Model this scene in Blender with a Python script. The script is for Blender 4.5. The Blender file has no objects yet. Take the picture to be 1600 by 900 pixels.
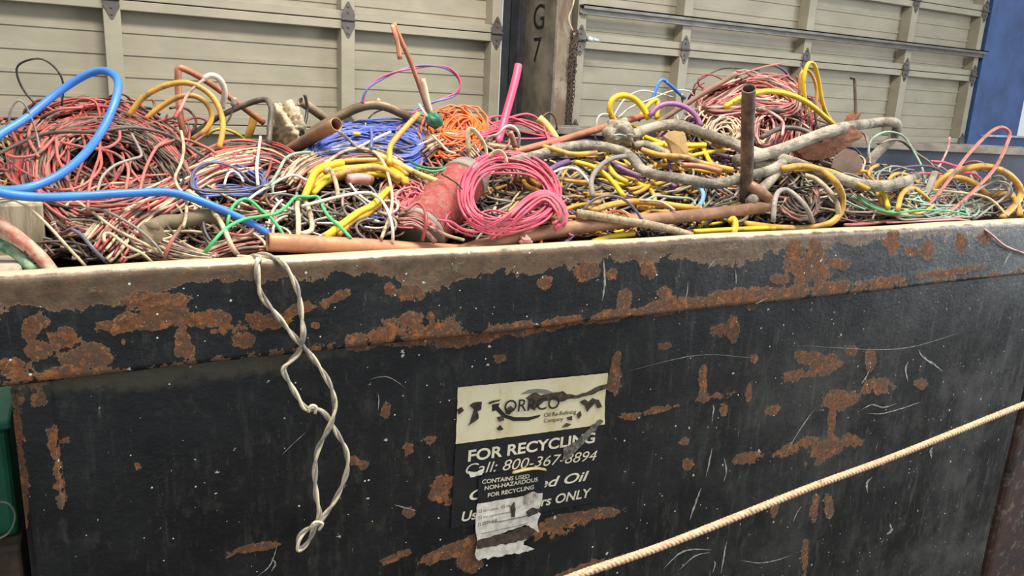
import bpy, bmesh, math, random
import numpy as np
from mathutils import Vector, Matrix
random.seed(7); rng = np.random.default_rng(7)
SC = bpy.context.scene; COL = SC.collection

# ---------------- camera, world, lights, exposure ----------------
CX, CY, F = 800.0, 450.0, 1217.0
AX = np.array([0.88299547, -0.07091414, 0.46399373])    # world X in camera axes (right, down, forward)
AY = np.array([-0.46671789, -0.23780741, 0.85183452])
AZ = np.array([0.04993403, -0.9687202, -0.24307976])
H0 = 2.15                                               # camera height
cam = bpy.data.cameras.new('camera'); camo = bpy.data.objects.new('camera', cam); COL.objects.link(camo)
cam.sensor_width = 36; cam.lens = 36 * F / 1600; cam.clip_start = .02
right = Vector((AX[0], AY[0], AZ[0])); up = -Vector((AX[1], AY[1], AZ[1])); back = -Vector((AX[2], AY[2], AZ[2]))
m = Matrix((right, up, back)).transposed().to_4x4(); m.translation = (0, 0, H0); camo.matrix_world = m
SC.camera = camo
SC.view_settings.view_transform = 'Standard'; SC.view_settings.look = 'None'
SC.view_settings.gamma = 1; SC.view_settings.use_curve_mapping = False
SC.view_settings.exposure = 0.32
W = bpy.data.worlds.new('World'); SC.world = W; W.use_nodes = True
W.node_tree.nodes['Background'].inputs[0].default_value = (.90, .94, 1, 1)
W.node_tree.nodes['Background'].inputs[1].default_value = .62
def area(name, loc, target, sx, sy, power, col):
    l = bpy.data.lights.new(name, 'AREA'); l.shape = 'RECTANGLE'; l.size = sx; l.size_y = sy; l.energy = power; l.color = col
    o = bpy.data.objects.new(name, l); COL.objects.link(o); o.location = loc
    o.rotation_euler = (Vector(target) - Vector(loc)).to_track_quat('-Z', 'Y').to_euler(); return o
area('skylight', (1.2, 1.2, 5.6), (1.6, 2.6, 1.6), 2.6, 1.0, 300, (1, .95, .86))
area('added_sheen_light', (8.0, -.6, 2.9), (3.0, 2.0, 1.6), 3.0, 3.0, 230, (.86, .93, 1))  # added lamp, placed for its grazing reflection along the bin front

# ---------------- projection helpers ----------------
def rays(uv):
    uv = np.asarray(uv, float).reshape(-1, 2)
    c = np.stack([uv[:, 0] - CX, uv[:, 1] - CY, np.full(len(uv), F)], 1)
    return np.stack([c @ AX, c @ AY, c @ AZ], 1)
def onY(u, v, Y):
    r = rays([(u, v)])[0]; p = r * (Y / r[1]); return np.array([p[0], p[1], p[2] + H0])
def project(P):
    P = np.asarray(P, float).copy(); P[:, 2] -= H0
    x = P @ np.array([AX[0], AY[0], AZ[0]]); y = P @ np.array([AX[1], AY[1], AZ[1]]); z = P @ np.array([AX[2], AY[2], AZ[2]])
    return np.stack([CX + F * x / z, CY + F * y / z], 1)
# bin dimensions (relative heights from the camera height)
YF, YI, YB = 1.617, 1.677, 3.10
XL, XR = -.168, 3.32
ZR, ZB = H0 - .363, H0 - .572
# heap surface
CRX = np.array([-.3, -.2, .05, .25, .45, .65, .85, 1.1, 1.6, 1.9, 2.2, 2.45, 2.6, 2.8, 3.0, 3.15, 3.3])
CRZ = np.array([-.19, -.15, -.095, -.12, -.16, -.13, -.11, -.12, -.13, -.07, .01, .10, .06, -.06, -.20, -.27, -.33])
Z0 = -.405; YC = 2.45
def surf(X, Y):
    zc = np.interp(X, CRX, CRZ)
    t = np.clip((Y - YI) / (YC - YI), 0, 1)
    z = Z0 + (zc - Z0) * np.sin(t * math.pi / 2) ** 1.05
    z = z - np.where(Y > YC, ((Y - YC) / .6) ** 2 * .22, 0)
    z = z + .018 * np.sin(9 * X + 5 * Y) * np.sin(11 * Y - 4 * X) * t
    return z
def place_exact(uv):
    """points of the heap seen at uv; where the heap is missed, a depth near its crest"""
    R = rays(uv); n = len(R); R = R / R[:, 1:2]
    Ys = np.linspace(1.60, 3.0, 180); hitY = np.full(n, np.nan)
    prev = R[:, 2] * Ys[0] - surf(R[:, 0] * Ys[0], Ys[0])
    for k in range(1, len(Ys)):
        y = Ys[k]; x = R[:, 0] * y; d = R[:, 2] * y - surf(x, y)
        hit = (d <= 0) & (prev > 0) & np.isnan(hitY) & (x < 3.26) & (y < 2.95)
        hitY[hit] = (Ys[k - 1] + (y - Ys[k - 1]) * prev[hit] / (prev[hit] - d[hit])); prev = d
    miss = np.isnan(hitY)
    fb = np.minimum(YC, np.where(R[:, 0] > .3, 3.2 / np.maximum(R[:, 0], .3), YC)); fb = np.maximum(fb, 1.7)
    hitY[miss] = fb[miss]
    return hitY, R
GU = np.arange(-120, 1740, 3.0); GV = np.arange(30, 470, 3.0); _gu, _gv = np.meshgrid(GU, GV, indexing='ij')
GRID = place_exact(np.stack([_gu.ravel(), _gv.ravel()], 1))[0].reshape(_gu.shape)
def place(uv, lift=0):
    uv = np.asarray(uv, float).reshape(-1, 2); R = rays(uv); R = R / R[:, 1:2]
    a = np.clip((uv[:, 0] - GU[0]) / 3, 0, len(GU) - 1.001); b = np.clip((uv[:, 1] - GV[0]) / 3, 0, len(GV) - 1.001)
    i = a.astype(int); j = b.astype(int); a = a - i; b = b - j
    h = GRID[i, j] * (1 - a) * (1 - b) + GRID[i + 1, j] * a * (1 - b) + GRID[i, j + 1] * (1 - a) * b + GRID[i + 1, j + 1] * a * b
    return h, R
def P(uv, lift=.03, depth=None):
    uv = np.asarray(uv, float); hy, R = place(uv[:, :2], lift)
    Y = hy - lift * 1.15
    if depth is not None: Y = np.where(np.isnan(depth), Y, depth)
    Y = np.where((Y < YI + .015) & (np.isnan(depth) if depth is not None else True), YI + .015, Y)
    p = R * Y[:, None]; p[:, 2] += H0
    return p
def spline(pts, step=None, closed=False, n=None):
    p = np.asarray(pts, float)
    if closed: p = np.vstack([p[-1], p, p[0], p[1]])
    else: p = np.vstack([2 * p[0] - p[1], p, 2 * p[-1] - p[-2]])
    out = []
    for i in range(1, len(p) - 2):
        a, b, c, d = p[i - 1], p[i], p[i + 1], p[i + 2]
        k = n or max(2, int(np.linalg.norm((c - b)[:2]) / (step or 6)))
        for t in np.linspace(0, 1, k, endpoint=False):
            out.append(.5 * ((2 * b) + (-a + c) * t + (2 * a - 5 * b + 4 * c - d) * t * t + (-a + 3 * b - 3 * c + d) * t ** 3))
    if not closed: out.append(p[-2])
    return np.array(out)

# ---------------- materials ----------------
def lin(c): return tuple(((x / 255) / 12.92 if x / 255 <= .04045 else ((x / 255 + .055) / 1.055) ** 2.4) for x in c) + (1,)
class NT:
    def __init__(s, name):
        s.m = bpy.data.materials.new(name); s.m.use_nodes = True; s.t = s.m.node_tree; s.t.nodes.clear()
        s.out = s.n('ShaderNodeOutputMaterial'); s.b = s.n('ShaderNodeBsdfPrincipled'); s.l(s.b.outputs[0], s.out.inputs[0])
        s.geo = s.n('ShaderNodeNewGeometry')
    def n(s, t, **k):
        x = s.t.nodes.new(t)
        for a, b in k.items(): setattr(x, a, b)
        return x
    def l(s, a, b): s.t.links.new(a, b)
    def setv(s, sock, v):
        if hasattr(v, 'is_output'): s.l(v, sock)
        else: sock.default_value = v
    def pos(s, scale=(1, 1, 1)):
        mp = s.n('ShaderNodeMapping'); s.l(s.geo.outputs['Position'], mp.inputs[0]); mp.inputs['Scale'].default_value = scale; return mp.outputs[0]
    def noise(s, scale, detail=4, rough=.6, vec=None, sc3=None):
        x = s.n('ShaderNodeTexNoise'); x.inputs['Scale'].default_value = scale; x.inputs['Detail'].default_value = detail; x.inputs['Roughness'].default_value = rough
        s.l(vec if vec is not None else s.pos(sc3 or (1, 1, 1)), x.inputs['Vector']); return x.outputs[0]
    def ramp(s, v, a, b, lo=0., hi=1.):
        x = s.n('ShaderNodeMapRange'); x.interpolation_type = 'SMOOTHSTEP'; s.setv(x.inputs[0], v)
        for i, q in enumerate((a, b, lo, hi)): s.setv(x.inputs[i + 1], q)
        return x.outputs[0]
    def mix(s, f, a, b):
        x = s.n('ShaderNodeMix', data_type='RGBA'); s.setv(x.inputs[0], f)
        for i, q in ((6, a), (7, b)):
            if isinstance(q, tuple): x.inputs[i].default_value = q
            else: s.l(q, x.inputs[i])
        return x.outputs[2]
    def math(s, op, a, b=0., c=None):
        x = s.n('ShaderNodeMath', operation=op); s.setv(x.inputs[0], a); s.setv(x.inputs[1], b)
        if c is not None: s.setv(x.inputs[2], c)
        return x.outputs[0]
    def bump(s, h, strength=.3, dist=.002):
        x = s.n('ShaderNodeBump'); x.inputs['Strength'].default_value = strength; x.inputs['Distance'].default_value = dist
        s.l(h, x.inputs['Height']); s.l(x.outputs[0], s.b.inputs['Normal'])
    def attr(s, name):
        x = s.n('ShaderNodeAttribute'); x.attribute_name = name; sp = s.n('ShaderNodeSeparateColor'); s.l(x.outputs['Color'], sp.inputs[0]); return sp.outputs
MC = {}
def plastic(name, col, dirt=.35, rough=.45, dirtcol=(112, 98, 82), metal=0., scale=22):
    if name in MC: return MC[name]
    t = NT(name); f = t.ramp(t.noise(scale, 5, .65), .62 - dirt * .45, .80 - dirt * .25)
    v = t.ramp(t.noise(scale * .35, 2), .3, .7)
    c = t.mix(v, lin([x * .86 for x in col]), lin(col))
    t.l(t.mix(f, c, lin(dirtcol)), t.b.inputs['Base Color'])
    t.b.inputs['Metallic'].default_value = metal
    t.l(t.ramp(f, 0, 1, rough, .85), t.b.inputs['Roughness'])
    t.bump(t.noise(scale * 8, 3), .25, .001)
    MC[name] = t.m; return t.m
def M(k):
    T = dict(red=((180, 72, 70), .45), salmon=((206, 112, 100), .42), darkred=((112, 36, 42), .45), maroon=((84, 34, 40), .4), tan=((196, 172, 136), .42),
             brown=((84, 66, 54), .4), black=((40, 36, 34), .25), pink=((226, 92, 116), .2), hotpink=((240, 78, 112), .1), blue=((62, 132, 222), .14),
             peri=((98, 116, 190), .25), navy=((60, 82, 176), .35), yellow=((232, 196, 36), .18), ochre=((214, 160, 62), .36), orange=((238, 118, 52), .2),
             green=((74, 186, 108), .2), darkgreen=((40, 118, 88), .25), paleblue=((120, 172, 226), .2), white=((232, 224, 204), .2), cream=((222, 200, 160), .35),
             grey=((150, 142, 130), .3), darkgrey=((84, 76, 68), .5), purple=((112, 70, 128), .35), lilac=((164, 104, 160), .3), mauve=((158, 108, 100), .35),
             rosewhite=((226, 160, 150), .3), slate=((104, 100, 116), .25), paleyellow=((230, 210, 120), .25), mint=((150, 180, 160), .35))
    c, d = T[k]; return plastic(k + '_insulation', c, d)
def metal(name, col, col2, rough=.5, met=.6, scale=14, stretch=(1, 1, 1)):
    if name in MC: return MC[name]
    t = NT(name); f = t.ramp(t.noise(scale, 6, .7, sc3=stretch), .38, .66)
    g = t.ramp(t.noise(scale * 4, 4, .7), .5, .75)
    t.l(t.mix(t.math('MULTIPLY', g, .5), t.mix(f, lin(col), lin(col2)), lin((160, 146, 124))), t.b.inputs['Base Color'])
    t.b.inputs['Metallic'].default_value = met; t.l(t.ramp(f, 0, 1, rough, min(1, rough + .3)), t.b.inputs['Roughness'])
    t.bump(t.noise(scale * 10, 4), .3, .0015); MC[name] = t.m; return t.m
COPPER = lambda: metal('tarnished_copper', (200, 130, 100), (158, 102, 78), .42, .45)
BRPIPE = lambda: metal('brown_tarnished_pipe', (168, 124, 94), (122, 92, 72), .5, .35)
OLIVE = lambda: metal('weathered_olive_pipe', (132, 112, 84), (98, 82, 64), .5, .4)
STEEL = lambda: metal('rusty_steel_pipe', (126, 106, 92), (98, 80, 70), .5, .4, 10, (3, 3, 1))
def lead():
    if 'lead' in MC: return MC['lead']
    t = NT('weathered_grey_cable_jacket'); n = t.noise(7, 7, .75); k = t.noise(45, 6, .72); g = t.noise(16, 6, .75, sc3=(.5, 1, 2.4))
    c = t.mix(t.ramp(n, .38, .60), lin((104, 96, 84)), lin((176, 166, 146)))
    c = t.mix(t.ramp(g, .55, .66, 0, .75), c, lin((84, 76, 66))); c = t.mix(t.ramp(k, .60, .68, 0, .8), c, lin((70, 62, 54))); t.l(c, t.b.inputs['Base Color']); t.b.inputs['Roughness'].default_value = .85
    t.bump(t.math('ADD', k, g), 1., .008); MC['lead'] = t.m; return t.m

# ---------------- mesh helpers ----------------
def mesh_obj(name, V, Fc, mats, parent=None, mi=None, smooth=True, origin=None, attr=None):
    V = np.asarray(V, float); o0 = np.array(origin) if origin is not None else (V.mean(0) if parent is None else np.zeros(3))
    if parent is not None and origin is None: o0 = np.array(parent.location)
    me = bpy.data.meshes.new(name); me.from_pydata((V - o0).tolist(), [], Fc if isinstance(Fc, list) else list(Fc))
    for mm in (mats if isinstance(mats, (list, tuple)) else [mats]): me.materials.append(mm.m if isinstance(mm, NT) else mm)
    if mi is not None: me.polygons.foreach_set('material_index', np.asarray(mi, dtype=np.int32))
    me.polygons.foreach_set('use_smooth', [smooth] * len(me.polygons))
    if attr is not None:
        a = me.attributes.new('mask', 'FLOAT_COLOR', 'POINT'); a.data.foreach_set('color', np.asarray(attr, dtype=np.float32).ravel())
    me.update(); o = bpy.data.objects.new(name, me); COL.objects.link(o)
    if parent is not None: o.parent = parent; o.location = tuple(o0 - np.array(parent.location))
    else: o.location = tuple(o0)
    return o
def tag(o, label=None, cat=None, group=None, kind=None):
    for k, v in (('label', label), ('category', cat), ('group', group), ('kind', kind)):
        if v: o[k] = v
    return o
def thing(name, label, cat, loc=(0, 0, 0), group=None):
    o = bpy.data.objects.new(name, None); COL.objects.link(o); o.location = tuple(loc); o.empty_display_size = .05
    bpy.context.view_layer.update(); return tag(o, label, cat, group)
def tube(pts, r, sides=6, closed=False, inner=0, flat=None):
    """V, F of a swept tube; r may be an array; inner>0 makes it a hollow pipe with open ends; flat squashes the section"""
    p = np.asarray(pts, float); n = len(p); r = np.broadcast_to(np.asarray(r, float), (n,))
    T = np.gradient(p, axis=0) if not closed else np.roll(p, -1, 0) - np.roll(p, 1, 0)
    T /= np.linalg.norm(T, axis=1)[:, None] + 1e-9
    a = np.array([0, 0, 1.]) if abs(T[0][2]) < .9 else np.array([0, 1., 0])
    N = np.cross(T[0], a); N /= np.linalg.norm(N); Ns = [N]
    for i in range(1, n):
        N = Ns[-1] - T[i] * (Ns[-1] @ T[i]); N /= np.linalg.norm(N) + 1e-9; Ns.append(N)
    Ns = np.array(Ns); B = np.cross(T, Ns); ang = np.arange(sides) * 2 * math.pi / sides
    fl = flat or 1
    def ring(rr): return (p[:, None, :] + rr[:, None, None] * (np.cos(ang)[None, :, None] * Ns[:, None, :] + fl * np.sin(ang)[None, :, None] * B[:, None, :])).reshape(-1, 3)
    V = ring(r); Fc = []
    m_ = n if closed else n - 1
    for i in range(m_):
        j = (i + 1) % n
        for k in range(sides):
            l = (k + 1) % sides; Fc.append((i * sides + k, i * sides + l, j * sides + l, j * sides + k))
    if inner:
        o = len(V); V = np.vstack([V, ring(r * inner)])
        for i in range(m_):
            for k in range(sides):
                l = (k + 1) % sides; Fc.append((o + i * sides + l, o + i * sides + k, o + (i + 1) * sides + k, o + (i + 1) * sides + l))
        for k in range(sides):
            l = (k + 1) % sides; Fc.append((k, o + k, o + l, l)); e = (n - 1) * sides; Fc.append((e + k, e + l, o + e + l, o + e + k))
    elif not closed:
        Fc.append(tuple(range(sides - 1, -1, -1))); Fc.append(tuple((n - 1) * sides + k for k in range(sides)))
    return V, Fc
class MB:
    def __init__(s): s.V = []; s.F = []; s.mi = []; s.n = 0
    def add(s, V, Fc, mi=0):
        V = np.asarray(V, float)
        s.V.append(V); s.F += [tuple(int(a) + s.n for a in f) for f in Fc]; s.mi += [mi] * len(Fc); s.n += len(V); return s
    def box(s, x0, x1, y0, y1, z0, z1, mi=0):
        V = [(x, y, z) for x in (x0, x1) for y in (y0, y1) for z in (z0, z1)]
        return s.add(V, [(0, 1, 3, 2), (4, 6, 7, 5), (0, 4, 5, 1), (2, 3, 7, 6), (0, 2, 6, 4), (1, 5, 7, 3)], mi)
    def build(s, name, mats, parent=None, smooth=True, origin=None): return mesh_obj(name, np.vstack(s.V), s.F, mats, parent, s.mi, smooth, origin)
def bevel(o, w=.004, seg=2):
    b = o.modifiers.new('bevel', 'BEVEL'); b.width = w; b.segments = seg; b.limit_method = 'ANGLE'; return o
def px2r(w, P3):   # radius in metres of a tube that shows w pixels wide
    d = np.asarray(P3, float).copy(); d = d - np.array([0, 0, H0]); z = (d @ np.array([AX[2], AY[2], AZ[2]])).mean()
    return w * .5 / F * z
def path3(pts, lift, step=6, closed=False, jit=0.):
    a = []
    for q in pts: a.append((q[0], q[1], q[2] if len(q) > 2 else np.nan))
    a = np.array(a, float); dep = a[:, 2]; hy = P(a[:, :2], lift, dep)          # control points in space
    sp = spline(np.hstack([hy, a[:, :2]]), closed=closed, n=None if False else max(3, int(sum(np.hypot(*(a[i + 1, :2] - a[i, :2])) for i in range(len(a) - 1)) / max(1, len(a) - 1) / step)))
    q = sp[:, :3]
    if jit: q = q + np.array([[math.sin(i * .37 + 1.3) * jit, math.sin(i * .23) * jit, math.sin(i * .41 + 2) * jit] for i in range(len(q))])
    return q
def wire(name, label, cat, mat, pts, w, lift=.035, group=None, parent=None, closed=False, sides=8, inner=0, jit=0., step=6, flat=None, r=None):
    q = path3(pts, lift, step, closed, jit); rr = r or px2r(w, q)
    V, Fc = tube(q, rr, sides, closed, inner, flat)
    o = mesh_obj(name, V, Fc, mat, parent)
    if parent is None: tag(o, label, cat, group)
    elif label: tag(o, label)
    return o

# ================= SETTING: floor, wall, doors =================
tan_paint = NT('khaki_painted_steel')
def _():
    t = tan_paint; n = t.noise(3, 5, .6, sc3=(1, 1, 2)); k = t.noise(30, 5, .7)
    c = t.mix(t.ramp(n, .3, .7), lin((152, 144, 124)), lin((166, 158, 137))); c = t.mix(t.ramp(k, .68, .78, 0, .35), c, lin((110, 98, 80)))
    t.l(c, t.b.inputs['Base Color']); t.b.inputs['Roughness'].default_value = .6; t.bump(t.noise(60, 3), .15, .001)
_(); TANP = tan_paint.m
def simple(name, col, rough=.6, met=0., var=.12, scale=8):
    t = NT(name); t.l(t.mix(t.ramp(t.noise(scale, 5, .65), .3, .7), lin([c * (1 - var) for c in col]), lin([min(255, c * (1 + var)) for c in col])), t.b.inputs['Base Color'])
    t.b.inputs['Roughness'].default_value = rough; t.b.inputs['Metallic'].default_value = met; t.bump(t.noise(scale * 10, 4), .2, .0015); return t.m
CONC = simple('concrete', (66, 61, 55), .9); DARK = simple('dark_steel', (44, 44, 46), .6, .2, .3); HINGE = simple('hinge_steel', (96, 90, 84), .55, .4)
BLUEP = simple('blue_painted_steel', (60, 86, 132), .5, .1, .12, 3)
COLM = NT('rusty_column_paint')
def _():
    t = COLM; n = t.noise(6, 6, .7, sc3=(1, 1, .35)); k = t.noise(25, 6, .7)
    c = t.mix(t.ramp(n, .40, .6), lin((150, 138, 118)), lin((112, 92, 72))); c = t.mix(t.ramp(k, .58, .68), c, lin((84, 56, 38)))
    t.l(c, t.b.inputs['Base Color']); t.b.inputs['Roughness'].default_value = .75; t.bump(k, .4, .002)
_()
o = MB().box(-6, 14, -4, 9, -.05, 0).build('floor', CONC, smooth=False, origin=(0, 0, 0)); tag(o, kind='structure')
YW = 5.2
def wz(z): return z + H0
# left of / between / right of doors, lower part is hidden behind the heap but stands to the floor
w_ = MB().box(2.722, 3.235, YW + .03, YW + .15, 0, 4.6).build('wall_back', DARK, smooth=False); tag(w_, kind='structure')
w_ = MB().box(-2.4, 14, YW + .0, YW + .15, 4.6, 5.0).build('wall_top', DARK, smooth=False); tag(w_, kind='structure')
def door(n, x0, x1, stiles, joints, strut=None):
    root = bpy.data.objects.new('door_%d' % n, None); COL.objects.link(root); root.location = (x0, YW, 0); tag(root, kind='structure')
    bpy.context.view_layer.update()
    js = sorted(joints)
    for a, b in zip(js[:-1], js[1:]):
        mb = MB(); z = a; h = b - a
        prof = [(0, a)]; k = 0
        base = b - .055
        rib = [base - .096 - .125 * i for i in range(int((h - .14) / .125) + 1)]
        prof = [(0, b)]
        for r_ in rib: prof += [(0, r_ + .002), (-.009, r_ - .002), (-.009, r_ - .024), (0, r_ - .028)]
        prof += [(0, a)]
        V = [];
        for x in (x0, x1):
            for (d, zz) in prof: V.append((x, YW + .078 + d, wz(zz)))
        m_ = len(prof); Fc = [(i, i + 1, m_ + i + 1, m_ + i) for i in range(m_ - 1)]
        mb.add(V, Fc); mb.box(x0, x1, YW + .085, YW + .095, wz(a), wz(b)).build('door_section', TANP, root, smooth=False)
        # rails: upper rail of the section below the joint, lower rail above
        mb = MB(); mb.box(x0, x1, YW - .022, YW + .076, wz(b) - .056, wz(b) - .003); mb.box(x0, x1, YW - .022, YW + .076, wz(a) + .003, wz(a) + .056)
        bevel(mb.build('rail', TANP, root, smooth=False), .004)
        for sx in stiles:
            w2 = .045 if x0 + .1 < sx < x1 - .1 else .038
            bevel(MB().box(sx - w2, sx + w2, YW - .035, YW + .076, wz(a) + .058, wz(b) - .058).build('stile', TANP, root, smooth=False), .004)
            bevel(MB().box(sx - w2, sx + w2, YW - .028, YW - .0225, wz(a) + .003, wz(a) + .058).box(sx - w2, sx + w2, YW - .028, YW - .0225, wz(b) - .058, wz(b) - .003).build('stile_tab', TANP, root, smooth=False), .002)
    for j in js[1:-1]:
        for sx in stiles:
            cy = YW - .030
            def plate(zc, sg, cy):
                pr = [(-.038, 0), (.038, 0), (.044, .03 * sg), (.006, .104 * sg), (-.006, .104 * sg), (-.044, .03 * sg)]
                V = [(sx + a, cy - .004, wz(zc + b)) for a, b in pr] + [(sx + a, cy, wz(zc + b)) for a, b in pr]
                Fc = [(0, 1, 2, 3, 4, 5) if sg < 0 else (5, 4, 3, 2, 1, 0), (11, 10, 9, 8, 7, 6)] + [(i, 6 + i, 6 + (i + 1) % 6, (i + 1) % 6) for i in range(6)]
                return V, Fc
            mb = MB()
            for zc, sg in ((j + .006, 1), (j - .006, -1)): mb.add(*plate(zc, sg, YW - .037))
            mb.add(*tube([(sx - .044, YW - .045, wz(j)), (sx + .044, YW - .045, wz(j))], .010, 10))
            for dz in (.045, -.045, .082, -.082): mb.add(*tube([(sx, YW - .040, wz(j + dz)), (sx, YW - .050, wz(j + dz))], .007, 8))
            mb.build('hinge', HINGE, root, smooth=False)
    if strut:
        mb = MB(); mb.box(x0 + .02, x1 + .03, YW - .10, YW - .035, wz(.645), wz(.655)); mb.box(x0 + .02, x1 + .03, YW - .045, YW - .037, wz(.590), wz(.655)); mb.box(x0 + .02, x1 + .03, YW - .075, YW - .037, wz(.588), wz(.596))
        mb.box(x0 + .02, x1 + .03, YW - .10, YW - .092, wz(.625), wz(.655))
        mb.build('strut', HINGE2, root, smooth=False)
    return root
HINGE2 = simple('dull_galvanised_strut', (116, 112, 104), .5, .3)
door(1, -2.35, 2.63, [-1.21, .155, 1.515, 2.585], [-2.15, -1.6, -.97, -.285, .40, 1.05, 1.7, 2.4])
door(2, 3.24, 8.17, [3.29, 4.29, 5.67, 7.04, 8.12], [-2.15, -1.6, -.97, -.285, .405, 1.04, 1.7, 2.4], strut=True)
# tracks beside the doors
tr = MB().box(2.70, 2.715, YW - .14, YW - .03, 0, 4.6).box(2.715, 2.80, YW - .05, YW - .03, 0, 4.6).build('trim_1', DARK, smooth=False); tag(tr, kind='structure')
tr = MB().box(8.20, 8.29, YW - .05, YW + .1, 0, 4.6).build('trim_2', BLUEP, smooth=False); tag(tr, kind='structure')
wr = MB().box(8.29, 9.13, YW - .02, YW + .13, 0, 4.6).box(9.13, 13.9, YW - .02, YW + .13, 0, wz(-.20)).build('wall_right', BLUEP, smooth=False); tag(wr, kind='structure')
tr = MB().box(8.46, 13.9, YW - .06, YW - .021, wz(-.205), wz(-.185)).build('trim_3', simple('pale_ledge', (190, 196, 204), .4, .3), smooth=False); tag(tr, kind='structure')
# column with painted mark, chain and old wires
colr = thing('steel_column', 'rusty steel column between the two roll-up doors, painted G 7', 'column', (2.88, 4.98, 0))
YCf = 4.76
mb = MB(); mb.box(2.825, 2.84, YCf, YW + .02, 0, 4.6); mb.build('web', DCOL := simple('shaded_column_face', (112, 103, 88), .7, .1, .22, 5), colr, smooth=False)  # web toned darker than the lit flange, side shade put into its colour
MB().box(2.8405, 2.945, YCf, YCf + .014, 0, 4.6).build('flange', COLM.m, colr, smooth=False)
MB().box(2.8405, 2.945, YW - .02, YW + .018, 0, 4.6).build('flange', COLM.m, colr, smooth=False)
BLK = simple('black_paint', (26, 22, 20), .6)
def tomesh(o, mm, parent):
    me = bpy.data.meshes.new_from_object(o); me.transform(mm); mats_ = o.data.materials[0]; nm = o.name; bpy.data.objects.remove(o)
    V = [tuple(v.co) for v in me.vertices]; Fc = [tuple(p.vertices) for p in me.polygons]; bpy.data.meshes.remove(me)
    return mesh_obj(nm.split('.')[0], V, Fc, mats_, parent, smooth=False)
def text(name, body, a, b, mat, parent, Y=None, bold=0., shear=0., plane='Y', hscale=1., height=None):
    c = bpy.data.curves.new(name, 'FONT'); c.body = body; c.extrude = .0003; c.offset = bold; c.shear = shear; c.size = 1; c.materials.append(mat.m if isinstance(mat, NT) else mat)
    o = bpy.data.objects.new(name, c); COL.objects.link(o); bpy.context.view_layer.update()
    wd = max(p[0] for p in o.bound_box) - min(p[0] for p in o.bound_box); x0 = min(p[0] for p in o.bound_box)
    ht = max(p[1] for p in o.bound_box)
    A = onY(*a, Y); B = onY(*b, Y); L = np.linalg.norm(B - A); s = L / wd; sy = s if height is None else height / ht
    ang = math.atan2(B[2] - A[2], B[0] - A[0])
    mm = Matrix.Translation(Vector(A)) @ Matrix.Rotation(-ang, 4, 'Y') @ Matrix.Rotation(math.pi / 2, 4, 'X') @ Matrix.Diagonal((s, sy, s, 1)) @ Matrix.Translation((-x0, 0, 0))
    return tomesh(o, mm, parent)
def coltext(ch, yy, zz, size):
    c = bpy.data.curves.new('painted_mark', 'FONT'); c.body = ch; c.extrude = .0004; c.offset = .0; c.size = size; c.materials.append(BLK)
    o = bpy.data.objects.new('painted_mark', c); COL.objects.link(o); bpy.context.view_layer.update()
    tomesh(o, Matrix.Translation((2.8235, yy, zz)) @ Matrix.Rotation(-math.pi / 2, 4, 'Z') @ Matrix.Rotation(math.pi / 2, 4, 'X'), colr)
bpy.context.view_layer.update()
coltext('G', 5.08, wz(.44), .24); coltext('7', 5.06, wz(.22), .24)
# chain on the column
mb = MB(); zz = wz(.34); k = 0
ch = thing('chain', 'rusty steel chain hanging down the column edge beside the right door', 'chain', (2.975, 4.74, wz(-.3)))
CH = simple('rusty_chain', (78, 62, 52), .6, .4)
for xo in (2.955, 2.99):
    z = wz(.42); k = 0
    while z > wz(-.42):
        a = np.linspace(0, 2 * math.pi, 12, endpoint=False); dx, dy = ((.010, 0) if k % 2 else (0, .010))
        pts = np.stack([xo + dx * np.cos(a) + .004 * math.sin(k * .5), 4.75 - .002 + dy * np.cos(a), z + .017 * np.sin(a)], 1); mb.add(*tube(pts, .0032, 5, True)); z -= .025; k += 1
mb.build('links', CH, ch)
def blobpath(cx, cz, y, rx, rz, n, turns):
    return [(cx + rx * math.sin(i * 2.4 + random.random()), y + random.uniform(-.02, .0), cz + rz * math.cos(i * 1.7 + random.random())) for i in range(n)]
q = spline([(2.95, 4.74, wz(.9)), (2.93, 4.72, wz(.62)), (2.90, 4.72, wz(.50)), (2.95, 4.72, wz(.40)), (2.96, 4.73, wz(.30))], n=10)
o = mesh_obj('electrical_wire', *tube(q, .006, 6), M('cream')); tag(o, 'pale wire running down the rusty column above the chain', 'wire')
mb = MB()
for i in range(9): mb.add(*tube(spline(blobpath(2.94, wz(.38 - .03 * i), 4.715, .035, .05, 7, 1), n=6), .0045, 5))
o = mb.build('wire_tangle', CH); tag(o, 'clump of old rusty wire hung on the column edge', 'wire', kind='stuff')
bolt = MB(); bolt.add(*tube([(3.27, YW - .16, wz(.41)), (3.32, YW - .15, wz(.408))], [.02, .02], 10)); bolt.add(*tube([(3.32, YW - .15, wz(.408)), (3.40, YW - .14, wz(.404))], [.018, .010], 10))
bolt.add(*tube([(3.29, YW - .03, wz(.41)), (3.29, YW - .16, wz(.41))], .008, 8))
o = bolt.build('door_roller', simple('bright_zinc', (216, 220, 222), .3, .5)); tag(o, 'bright metal roller on the left edge of the right-hand door', 'door hardware')

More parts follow.
